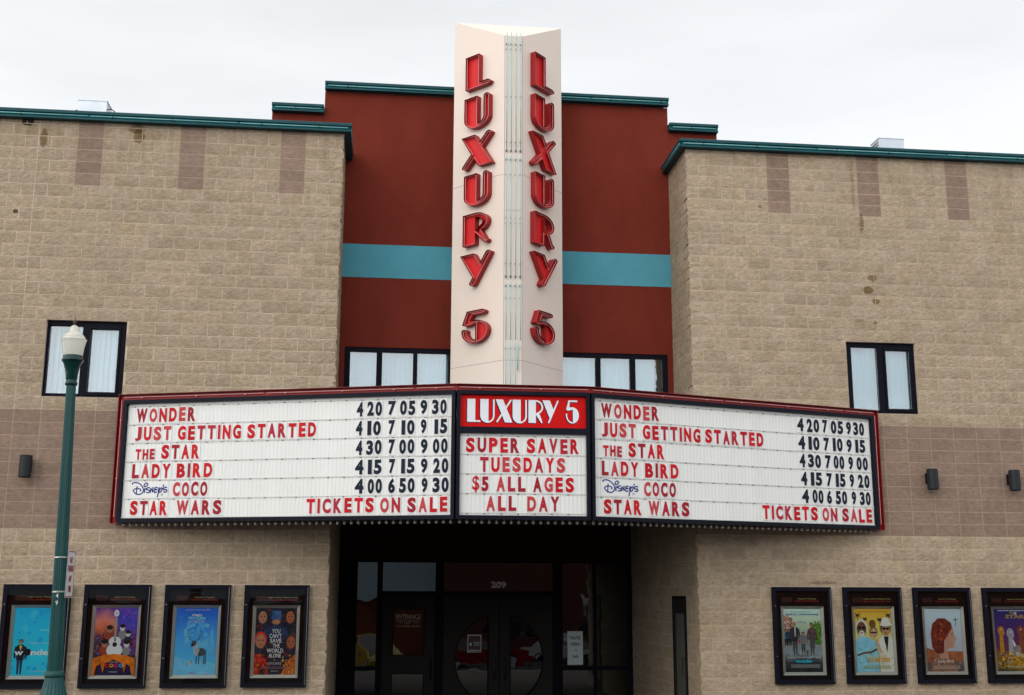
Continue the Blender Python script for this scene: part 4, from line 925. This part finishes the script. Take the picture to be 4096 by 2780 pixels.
def art_faces(S):
    S.rect(0, 1, 0, 1, mott('print dark', (.012, .016, .03), .6, 8))
    flecks(S, 0, 1, 0, 1, 240, [ink('char a', (.03, .03, .05)), ink('char b', (.06, .02, .015)), ink('char c', (.01, .015, .04)), ink('ember', (.2, .02, .01))], .01, .04, 11)
    S.ell(.5, .62, .3, .12, mott('cape blue', (.015, .03, .08), .5, 8)); S.poly([(.38, .96), (.62, .96), (.62, .82), (.38, .82)], mott('blue mask', (.03, .08, .2), .6, 12)); S.ell(.5, .79, .1, .04, SKIN)
    face(S, .17, .86, .12, SKIN, BLK_); face(S, .84, .86, .12, mott('warm skin', (.3, .09, .04), .4, 20), BLK_)
    face(S, .14, .5, .14, SKIN, mott('hot red', (.42, .015, .01), .4, 14)); face(S, .88, .48, .12, mott('warm skin', (.3, .09, .04), .4, 20), ink('brown hair', (.05, .03, .02)))
    S.poly([(0, 0), (.36, 0), (.3, .22), (.12, .32), (0, .3)], mott('red suit', (.3, .015, .01), .7, 10)); S.poly([(.66, 0), (1, 0), (1, .3), (.86, .24)], mott('gold suit', (.4, .09, .015), .7, 10)); S.poly([(.05, .0), (.3, .0), (.25, .12)], mott('dark plate', (.04, .012, .012), .6, 12))
    flecks(S, 0, .36, 0, .3, 60, [ink('red hi', (.5, .03, .02)), ink('red lo', (.1, .01, .01)), ink('amber', (.4, .12, .02))], .008, .03, 12); flecks(S, .68, 1, 0, .3, 60, [ink('amber', (.4, .12, .02)), ink('gold hi', (.6, .3, .05)), ink('red lo', (.1, .01, .01))], .008, .03, 13)
    for i, s_ in enumerate(('YOU', "CAN'T", 'SAVE', 'THE', 'WORLD', 'ALONE')):
        a, b = ((.41, .61), (.35, .65), (.37, .65), (.44, .61), (.3, .7), (.35, .65))[i]; S.text(s_, a, b, .625 - i * .074, .06, WHT, .01)
    S.text('DC', .48, .52, .21, .014, WHT); S.text('JUSTICE LEAGUE', .34, .66, .15, .034, ink('silver ink', (.45, .45, .47)), .0); S.text('ALL IN 11.17', .42, .58, .045, .016, WHT); small_lines(S, .085, 3, ink('fine', (.15, .1, .1)), .15, .85)
def art_family(S):
    S.rect(0, 1, 0, 1, grad('print street', [(0, (.01, .012, .015)), (.16, (.03, .035, .04)), (.3, (.2, .24, .27)), (.5, (.2, .22, .2)), (.8, (.4, .5, .36)), (1, (.42, .62, .5))], .25, 6))
    S.poly([(.72, .45), (1, .42), (1, .75), (.85, .78), (.74, .7)], mott('leaf', (.06, .16, .02), .7, 18)); S.poly([(0, .5), (.2, .5), (.24, .85), (0, .9)], mott('old brick', (.3, .14, .1), .6, 14))
    flecks(S, .72, 1, .42, .8, 90, [ink('leaf a', (.1, .22, .03)), ink('leaf b', (.03, .08, .01)), ink('leaf c', (.25, .35, .08))], .008, .03, 14); flecks(S, 0, .22, .6, .9, 60, [ink('brick a', (.4, .25, .2)), ink('brick b', (.2, .09, .07)), ink('blossom', (.55, .45, .42))], .008, .03, 15); flecks(S, 0, 1, .22, .45, 60, [ink('road a', (.16, .2, .22)), ink('road b', (.26, .3, .32))], .01, .04, 16)
    for u, c in ((.04, (.02, .3, .3)), (.1, (.02, .03, .08)), (.17, (.05, .06, .1))): person(S, u, .42, .26, ink('passer %.2f' % u, c), BLK_, w=.8)
    person(S, .28, .28, .52, ink('dark suit', (.03, .03, .035)), ink('slate trousers', (.05, .055, .06)), w=1.4, hair=ink('fair hair', (.35, .22, .1))); S.poly([(.27, .72), (.31, .72), (.3, .56), (.28, .56)], ink('pale shirt', (.4, .45, .55)))
    person(S, .5, .31, .33, ink('grey hoodie', (.14, .14, .15)), ink('slate trousers', (.05, .055, .06)), w=1.2)
    person(S, .74, .28, .5, ink('wine cardigan', (.1, .03, .04)), ink('grey dress', (.07, .06, .07)), w=1.3); S.poly([(.67, .38), (.81, .38), (.79, .68), (.69, .68)], ink('grey dress', (.07, .06, .07)))
    S.ell(.6, .31, .03, .035, ink('little dog', (.08, .07, .06))); S.ell(.4, .48, .03, .02, ink('ball red', (.4, .02, .02)))
    ti = ink('title blue', (.02, .12, .3)); S.text('"the feel good film of the year"', .2, .75, .945, .018, ti); S.text('wondrous', .05, .35, .90, .032, ti, .02); S.text('and', .38, .44, .90, .02, ti); S.text('heartwarming', .46, .93, .90, .032, ti, .02); S.text('funny', .36, .6, .775, .034, ti)
    S.text('Julia Roberts    Owen Wilson    Jacob Tremblay', .04, .95, .225, .018, WHT); S.text('wonder', .27, .73, .15, .05, ink('cyan title', (.02, .4, .65)), .05); small_lines(S, .07, 4, ink('fine grey', (.3, .3, .3)), .1, .92)
def art_beach(S):
    S.rect(0, 1, 0, 1, grad('print yellow', [(0, (.1, .12, .06)), (.35, (.45, .42, .2)), (.7, (.62, .5, .1)), (1, (.62, .28, .02))], .15, 5))
    pal = mott('palm', (.03, .025, .015), .4, 20)
    for u, w, s in ((.08, .9, .13), (.28, .84, .1), (.68, .83, .1), (.93, .9, .14)):
        for k in range(9): a = R(k * 40 + 10); S.poly([(u, w + .012), (u + s * math.cos(a), w + s * .55 * math.sin(a)), (u, w - .012)], pal)
        S.rect(u - .006, u + .006, w - .2, w, pal)
    S.poly([(0, 0), (0, .48), (.1, .56), (.3, .56), (.52, .48), (.6, .3), (.6, 0)], mott('light blue shirt', (.2, .45, .58), .12, 6)); S.poly([(.62, 0), (.62, .5), (.74, .58), (.94, .58), (1, .5), (1, 0)], mott('cream jacket', (.55, .55, .48), .12, 6)); S.poly([(.76, .56), (.9, .56), (.84, .3)], BLK_)
    flecks(S, .02, .55, .02, .45, 70, [ink('shirt a', (.26, .52, .64)), ink('shirt b', (.15, .36, .48))], .01, .04, 17); flecks(S, .64, .98, .0, .45, 40, [ink('jacket a', (.6, .6, .54)), ink('jacket b', (.42, .42, .36))], .01, .04, 18)
    S.line([(.56, .52), (.62, .4), (.68, .3)], .06, mott('pale skin', (.5, .3, .2), .2, 20))
    face(S, .17, .68, .15, mott('brown skin', (.12, .05, .03), .3, 20), ink('grey hair', (.5, .5, .47)), True, ink('grey hair', (.5, .5, .47))); face(S, .49, .61, .105, mott('pale skin', (.5, .3, .2), .2, 20), ink('auburn', (.14, .06, .02)), True); S.ell(.47, .76, .09, .07, ink('auburn', (.14, .06, .02)))
    face(S, .83, .67, .13, mott('tan skin', (.4, .22, .13), .2, 20), ink('brown hair', (.05, .03, .02)), True); S.ell(.83, .75, .17, .025, ink('hat white', (.7, .7, .64))); S.poly([(.7, .75), (.96, .75), (.92, .85), (.83, .87), (.74, .85)], ink('hat white', (.7, .7, .64)))
    S.line([(.02, .26), (.2, .3), (.4, .31), (.56, .36)], .05, mott('brown skin', (.12, .05, .03), .3, 20))
    S.text('MORGAN FREEMAN   TOMMY LEE JONES   RENE RUSSO', .1, .9, .95, .014, BLK_); S.text('Just Getting', .22, .8, .225, .045, ink('gold title', (.6, .45, .05)), 0, .25); S.text('STARTED', .3, .9, .155, .06, ink('orange title', (.65, .26, .02)), .05); S.text('CHIVALRY MEETS RIVALRY', .2, .9, .12, .018, WHT); small_lines(S, .05, 4, ink('fine olive', (.3, .3, .12)), .15, .9)
def art_profile(S):
    S.rect(0, 1, 0, 1, grad('print grey sky', [(0, (.05, .04, .05)), (.2, (.15, .09, .07)), (.34, (.32, .36, .42)), (1, (.4, .5, .58))], .15, 3))
    S.poly([(0, .16), (0, .38), (.3, .32), (1, .32), (1, .16)], mott('roof orange', (.28, .09, .04), .4, 10)); 
    S.poly([(.1, 0), (.14, .16), (.36, .3), (.42, .2), (.6, .2), (.72, .14), (.82, .0)], mott('blouse', (.24, .11, .07), .2, 8))
    sk = mott('cheek', (.40, .22, .16), .15, 10)
    S.poly([(.34, .2), (.6, .2), (.58, .36), (.72, .38), (.77, .385), (.775, .42), (.80, .455), (.79, .475), (.84, .505), (.83, .53), (.78, .6), (.775, .66), (.72, .78), (.5, .76), (.4, .5)], sk)
    S.poly([(.16, .38), (.14, .6), (.2, .76), (.36, .85), (.56, .85), (.72, .78), (.74, .7), (.68, .64), (.6, .56), (.5, .5), (.48, .3), (.38, .28), (.26, .3)], mott('copper hair', (.13, .022, .012), .6, 12)); flecks(S, .2, .48, .42, .78, 90, [ink('copper light', (.35, .06, .02)), ink('copper dark', (.05, .01, .01)), ink('copper mid', (.18, .03, .015))], .008, .035, 19); flecks(S, 0, 1, .0, .2, 70, [ink('crowd a', (.3, .25, .24)), ink('crowd b', (.06, .04, .04)), ink('roof lit', (.3, .12, .05))], .008, .03, 20); S.ell(.73, .6, .03, .008, BLK_); S.line([(.68, .64), (.62, .62), (.52, .5)], .015, ink('copper light', (.35, .06, .02)))
    S.rect(.84, .855, .72, .86, ink('cross brown', (.05, .03, .03))); S.rect(.79, .91, .82, .835, ink('cross brown', (.05, .03, .03)))
    S.text('SAOIRSE RONAN   LAURIE METCALF   TRACY LETTS', .12, .9, .95, .012, ink('pink credit', (.45, .2, .2))); S.text('Lady Bird', .3, .72, .145, .042, WHT, .01); small_lines(S, .04, 4, ink('fine pale', (.4, .36, .33)), .15, .88)
def art_star(S):
    S.rect(0, 1, 0, 1, grad('print night', [(0, (.02, .02, .02)), (.1, (.3, .17, .01)), (.2, (.35, .16, .02)), (.35, (.1, .03, .05)), (.6, (.07, .02, .12)), (1, (.015, .02, .12))], .2, 4))
    for u, w, r, c in ((.17, .62, .09, (.4, .18, .02)), (.42, .58, .1, (.3, .28, .33)), (.72, .62, .1, (.2, .05, .02))):
        k = mott('beast %.2f' % u, c, .3, 14); S.poly([(u - r * .5, w), (u + r * .5, w), (u + r * .7, w - .32), (u - r * .7, w - .32)], k); S.ell(u, w + .03, r, r * .8, k); S.ell(u + r * .5, w - .01, r * .6, r * .4, k); S.ell(u, w + .05, .018, .012, WHT)
    S.ell(.6, .33, .1, .09, mott('donkey', (.2, .18, .18), .3, 14)); S.ell(.6, .27, .07, .04, ink('muzzle', (.4, .38, .36))); S.poly([(.5, .38), (.46, .54), (.56, .42)], WHT)
    flecks(S, 0, 1, .05, .3, 120, [ink('gold a', (.6, .4, .04)), ink('gold b', (.2, .1, .02)), ink('fur', (.35, .3, .28)), ink('earth', (.08, .04, .02))], .01, .04, 21)
    S.text('THE', .44, .54, .93, .022, ink('gold title', (.6, .45, .05))); S.text('STAR', .32, .86, .85, .06, ink('dull gold', (.35, .2, .05)), .04)
    for k in range(4): a = R(k * 45); c, s_ = math.cos(a), math.sin(a); S.poly([(.6 + .07 * c, .93 + .05 * s_), (.6 - .006 * s_, .93 + .006 * c), (.6 - .07 * c, .93 - .05 * s_), (.6 + .006 * s_, .93 - .006 * c)], WHT)
    small_lines(S, .97, 1, WHT, .08, .95, .012); small_lines(S, .06, 2, ink('fine pale', (.4, .36, .33)), .3, .95)
CASES = [(-.5, art_blue_boy, 1, 'black poster case with plain cyan sheet, partly hidden by the lamp post', {}),
 (.667, art_guitar, 0, 'black poster case with purple and orange sheet showing a white guitar', {}),
 (1.845, art_snow, 0, 'black poster case with icy blue snow scene sheet and a reindeer', {}),
 (3.025, art_faces, 1, 'black poster case with dark red and navy sheet of four faces', {}),
 (11.31, art_family, 0, 'black poster case with sheet of a family walking down a street', {}),
 (12.49, art_beach, 1, 'black poster case with yellow sheet of three people in sunglasses', {}),
 (13.67, art_profile, 0, 'black poster case with pale grey sheet of a copper haired profile', {}),
 (14.855, art_star, 0, 'black poster case with purple and gold night sheet, cut by the picture edge', {})]
YEL = mat('yellow header print', (.5, .42, .12), .5); RDP = mat('red header print', (.35, .02, .015), .5); BOXR = mat('dull red header box', (.05, .008, .007), .5)
M_CASEIN = mat('black case back', (.013, .007, .006), .7, spec=.05); M_EDGE = mat('bright hinge edge', (.35, .35, .36), .3, .8)
for x, art, logan, lab, _ in CASES:
    t = thing('poster_case', lab, 'poster case', (x, -.06, CZ0), 'poster cases along the front wall')
    X1, Z1 = x + CW, CZ0 + CH_; b = .062; m = MB()
    for (a, c, d, e) in ((x, X1, CZ0, CZ0 + b), (x, X1, Z1 - b, Z1)): m.box(a, c, -.085, -.012, d, e)
    m.box(x, x + b, -.0852, -.012, CZ0 + b, Z1 - b).box(X1 - b, X1, -.0852, -.012, CZ0 + b, Z1 - b)
    cfm = m.build('case_frame', M_FRAMEB, t); MB().box(X1 - .022, X1 - .016, -.089, -.086, CZ0 + .03, Z1 - .03).build('hinge', M_EDGE, cfm)
    lk = MB(); [lk.lathe([(.011, 0), (.011, .006)], 10, 0, (0, 0, 0)) for _ in ()]
    for zz in (.28, .8): lk.box(x + .025, x + .04, -.088, -.086, CZ0 + CH_ * zz, CZ0 + CH_ * zz + .015)
    lk.build('lock', M_EDGE, cfm)
    MB().box(x + b, X1 - b, -.02, -.012, CZ0 + b, Z1 - b).build('backing', M_CASEIN, t)
    # header panel
    h = MB(); hz = CZ0 + CH_ * .872; yy = -.024
    h.box(x + CW * .17, x + CW * .345, yy + .001, yy + .003, CZ0 + CH_ * .842, CZ0 + CH_ * .893, 2)
    if logan:
        put_text(h, 'Logan Luxury Theatres Corp.', x + CW * .36, x + CW * .83, hz, .019, yy, 0, .01); put_text(h, 'Making the Movies More Fun!', x + CW * .355, x + CW * .83, hz - .042, .027, yy, 1, .015, .2)
    else:
        put_text(h, 'Luxury 5 Cinemas', x + CW * .45, x + CW * .76, hz, .019, yy, 0, .01); put_text(h, 'NOW SHOWING', x + CW * .40, x + CW * .80, hz - .043, .028, yy, 1, .015)
    h.build('header_print', [YEL, RDP, BOXR], t)
    # bevelled silver sheet frame with mitred corners
    a0, a1, c0, c1 = x + CW * .138, x + CW * .866, CZ0 + CH_ * .09, CZ0 + CH_ * .80
    i0, i1, e0, e1 = x + CW * PX0, x + CW * PX1, CZ0 + CH_ * PZ0, CZ0 + CH_ * PZ1; yo, yi = -.052, -.026
    s = MB(); s.add([(a0, yo, c0), (a1, yo, c0), (a1, yo, c1), (a0, yo, c1), (i0, yi, e0), (i1, yi, e0), (i1, yi, e1), (i0, yi, e1), (a0, -.02, c0), (a1, -.02, c0), (a1, -.02, c1), (a0, -.02, c1)],
      [(0, 1, 5, 4), (1, 2, 6, 5), (2, 3, 7, 6), (3, 0, 4, 7), (8, 9, 1, 0), (9, 10, 2, 1), (10, 11, 3, 2), (11, 8, 0, 3)]); s.build('sheet_frame', M_SILVER, t)
    S = Sheet(); art(S)
    # clip printed shapes to the sheet
    S.mb.v = [(min(max(v[0], 0), PW), v[1], min(max(v[2], 0), PH)) for v in S.mb.v]
    S.mb.build('poster', S.mats, t, T(i0, -.0205, e0))
    MB().box(x + b, X1 - b, -.074, -.07, CZ0 + b, Z1 - b).build('glass', G_CASE, t)

# ------------------------------------------------------------------ lamp post
LX, LY = 1.60, -5.0
lp = thing('lamp_post', 'green fluted street lamp post with clear acorn globe standing on the pavement', 'street lamp', (LX, LY, 0))
tilt = Matrix.Translation((LX, LY, 0)) @ Matrix.Rotation(R(-1.35), 4, 'Y') @ Matrix.Translation((-LX * 0, 0, 0))
tilt = Matrix.Translation((LX + .015, LY, 0)) @ Matrix.Rotation(R(-1.3), 4, 'Y')
nf = 40
MB().lathe([(.26, 0), (.26, .1), (.24, .12), (.235, .5), (.225, .55), (.20, .62), (.19, .8)], 8).build('pedestal', M_GREEN, lp, tilt)
MB().lathe([(.19, .8), (.185, .9), (.165, 1.02), (.14, 1.1), (.118, 1.17), (.1, 1.25), (.094, 1.285)], nf, fl=.05).build('base_bell', M_GREEN, lp, tilt)
MB().lathe([(.094, 1.28), (.104, 1.29), (.106, 1.31), (.1, 1.33), (.092, 1.345), (.084, 1.35)], 32).build('ring', M_GREEN, lp, tilt, smooth=True)
sh = MB().lathe([(.079, 1.345), (.076, 1.8), (.071, 2.4), (.066, 3.0), (.058, 3.9), (.052, 4.48)], nf, fl=.085).build('shaft', M_GREEN, lp, tilt)
MB().lathe([(.055, 4.475), (.066, 4.485), (.069, 4.50), (.066, 4.515), (.056, 4.525), (.063, 4.545), (.07, 4.62), (.083, 4.69), (.100, 4.735), (.106, 4.75), (.118, 4.758), (.12, 4.772), (.113, 4.785), (.108, 4.79), (.108, 4.82), (.1, 4.825)], 32).build('fitter', M_GREEND, lp, tilt, smooth=True)
def acorn():
    m = bpy.data.materials.new('ribbed acrylic'); m.use_nodes = True; t = m.node_tree; t.nodes.clear(); n = t.nodes.new; l = t.links.new
    o = n('ShaderNodeOutputMaterial'); pb = n('ShaderNodeBsdfPrincipled'); tr = n('ShaderNodeBsdfTranslucent'); gl = n('ShaderNodeBsdfTransparent'); m1 = n('ShaderNodeMixShader'); m2_ = n('ShaderNodeMixShader')
    pb.inputs['Base Color'].default_value = (.92, .90, .82, 1); pb.inputs['Roughness'].default_value = .12; pb.inputs['Coat Weight'].default_value = .6
    tr.inputs[0].default_value = (.85, .84, .76, 1); gl.inputs[0].default_value = (.95, .95, .92, 1); m1.inputs[0].default_value = .45; m2_.inputs[0].default_value = .22
    l(pb.outputs[0], m1.inputs[1]); l(tr.outputs[0], m1.inputs[2]); l(m1.outputs[0], m2_.inputs[1]); l(gl.outputs[0], m2_.inputs[2]); l(m2_.outputs[0], o.inputs[0]); return m
MB().lathe([(.098, 4.80), (.106, 4.83), (.113, 4.87), (.122, 4.93), (.131, 4.97), (.136, 4.995), (.143, 5.0), (.144, 5.008), (.136, 5.014), (.127, 5.022), (.122, 5.035), (.124, 5.04), (.112, 5.052), (.1, 5.07), (.092, 5.075), (.076, 5.088), (.06, 5.1), (.053, 5.115), (.054, 5.13), (.047, 5.15), (.034, 5.168), (.02, 5.178)], 72, fl=.022).build('globe', acorn(), lp, tilt, smooth=True)
MB().lathe([(.021, 5.175), (.012, 5.19), (.011, 5.205), (.024, 5.215), (.024, 5.222), (.012, 5.232), (.006, 5.25), (.004, 5.285)], 16).build('finial', M_BRONZE, lp, tilt, smooth=True)
a_ = math.atan2(-13.5, 3.43) + math.pi / 2
for ch_, z in (('4', 2.12), ('9', 2.045)):
    m = MB(); put_text(m, ch_, -.014, .014, z, .046, 0, 0, .02)
    m.build('pole_number', mat('white decal', (.6, .62, .6), .5), sh, tilt @ Matrix.Rotation(a_ - .25, 4, 'Z') @ Matrix.Translation((0, -.0775, 0)))
for z in (2.555, 2.185):
    MB().lathe([(.073, z - .008), (.0745, z - .006), (.0745, z + .006), (.073, z + .008)], 32).build('strap', M_STEEL, lp, tilt)
# parking sign, seen nearly edge on
ns = thing('street_sign', 'white no parking any time sign strapped to the side of the lamp post', 'sign', (LX + .1, LY, 2.13))
sxx = 1.668; rc = []
for cx_, cz_, a0 in ((.145, .235, 0), (-.145, .235, 90), (-.145, -.235, 180), (.145, -.235, 270)): rc += arc(cx_, cz_, .02, .02, a0, a0 + 90, 4)
v, f = fill2d([rc], .001); MS = T(sxx, LY, 2.375, R(90))
MB().add(v, f).build('plate', mat('sign sheet white', (.62, .64, .66), .35), ns, MS)
m = MB(); i1_ = [(p[0] * .955, p[1] * .972) for p in rc]; i2_ = [(p[0] * .90, p[1] * .938) for p in rc]; v, f = fill2d([i1_, i2_]); m.add([(a, -.003, c) for a, b, c in v], f)
for s_, a, z in (('NO', .055, .115), ('PARKING', .11, .025), ('ANY', .06, -.085), ('TIME', .07, -.195)): put_text(m, s_, -a, a, z, .07, -.003, 0, .03)
m.build('lettering', mat('sign red print', (.32, .03, .035), .5), ns, MS)
MB().box(-.03, .03, .002, .02, -.2, -.17).box(-.03, .03, .002, .02, .17, .2).build('bracket', M_STEEL, ns, MS)

# ------------------------------------------------------------------ far side of the street (mirrored in the doors; building heights raised to shade the lower walls)
fb = thing('brick_building', 'low red brick building with grey metal roof across the street', 'building', (2, -44, -1.3))
wall_with_hole(-26, 8.6, -1.3, 1.9, -37.3, -37, [(1.5, 3.2, -.2, 1.3)], M_BRICK, 'wall', fb)
MB().add([(-27, -36.6, 1.9), (9.4, -36.6, 1.9), (9.4, -45, 9), (-27, -45, 9), (-27, -53, 1.9), (9.4, -53, 1.9)], [(0, 1, 2, 3), (3, 2, 5, 4), (0, 3, 4), (1, 5, 2)]).build('roof', M_ROOFM, fb)  # ridge raised so the roof blocks low sky light from the cinema's lower walls
MB().box(1.5, 3.2, -37.2, -37.1, -.2, 1.3).build('window', G_DOOR, fb)
fb2 = thing('brick_building', 'dark brick shop with pale parapet across the street, made tall to shade the cinema front', 'building', (16, -40, -1.3))
wall_with_hole(8.4, 42, -1.3, 10, -36.4, -36, [(11, 14, 0, 2), (16, 19, 0, 2)], mat('dark brick', (.09, .035, .025), .9, var=.2, vscale=6), 'wall', fb2)  # extra wall height added to cut sky light on the lower front
MB().box(8.3, 42.1, -36.5, -35.9, 10, 10.5).build('parapet', M_CONC, fb2); MB().box(11, 14, -36.3, -36.2, 0, 2).build('window', G_DOOR, fb2); MB().box(16, 19, -36.3, -36.2, 0, 2).build('window', G_DOOR, fb2)
def parked_car(x, y, rz, paint, label, roof=1.42, nose=.0):
    t = thing('parked_car', label, 'car', (0, 0, 0)); t.matrix_basis = T(x, y, -1.3, rz); W[t] = t.matrix_basis.copy(); MT = W[t]
    body = MB(); prof = [(-2.15, .28), (2.15, .28), (2.2, .55), (2.05, .78), (1.2, .9), (-1.5, .95), (-2.1, .85), (-2.2, .55)]
    body.prism(prof, 'y', -.84, .84); b = body.build('body', mat('paint ' + label, paint, .25, coat=.8), t, MT)
    cab = MB(); q = [(-1.5, .95, .8), (1.05, .9, .8), (.4, roof, .62), (-1.05, roof, .62)]
    cab.add([(a, s * w, z) for s in (-1, 1) for a, z, w in [(q_[0], q_[1], q_[2]) for q_ in q]], [(0, 1, 2, 3), (7, 6, 5, 4), (0, 4, 5, 1), (1, 5, 6, 2), (2, 6, 7, 3), (3, 7, 4, 0)]); cab.build('cabin', mat('paint ' + label, paint, .25), t, MT)
    g_ = MB(); g_.add([(-1.3, s * (.8 + .004), 1.0) if k == 0 else p for s in (1,) for k, p in enumerate([(0, 0, 0)])][:0], [])
    for s in (-1, 1): g_.add([(-1.25, s * .795, 1.0), (.8, s * .79, .98), (.33, s * .645, roof - .06), (-.98, s * .645, roof - .06)], [(0, 1, 2, 3)])
    g_.add([(1.06, -.7, .95), (1.06, .7, .95), (.44, .55, roof - .03), (.44, -.55, roof - .03)], [(0, 1, 2, 3)]); g_.build('window', G_DOOR, t, MT)
    for wx in (-1.35, 1.38):
        for s in (-1, 1):
            w_ = MB(); w_.prism([(wx + .33 * math.cos(k * .3927), .33 + .33 * math.sin(k * .3927)) for k in range(16)], 'y', s * .66, s * .86); wo_ = w_.build('wheel', mat('tyre', (.01, .01, .01), .8), t, MT)
            MB().prism([(wx + .2 * math.cos(k * .3927), .33 + .2 * math.sin(k * .3927)) for k in range(16)], 'y', s * .861, s * .872).build('rim', M_GALV, wo_, MT)
parked_car(9.8, -27, 0, (.2, .006, .008), 'red car parked across the street, mirrored in the double doors')
parked_car(4.9, -27, R(75), (.36, .27, .03), 'yellow small car parked across the street, mirrored in the side glass', 1.5)
parked_car(14.5, -31, R(20), (.4, .42, .42), 'silver car parked across the street, mirrored in the right door')
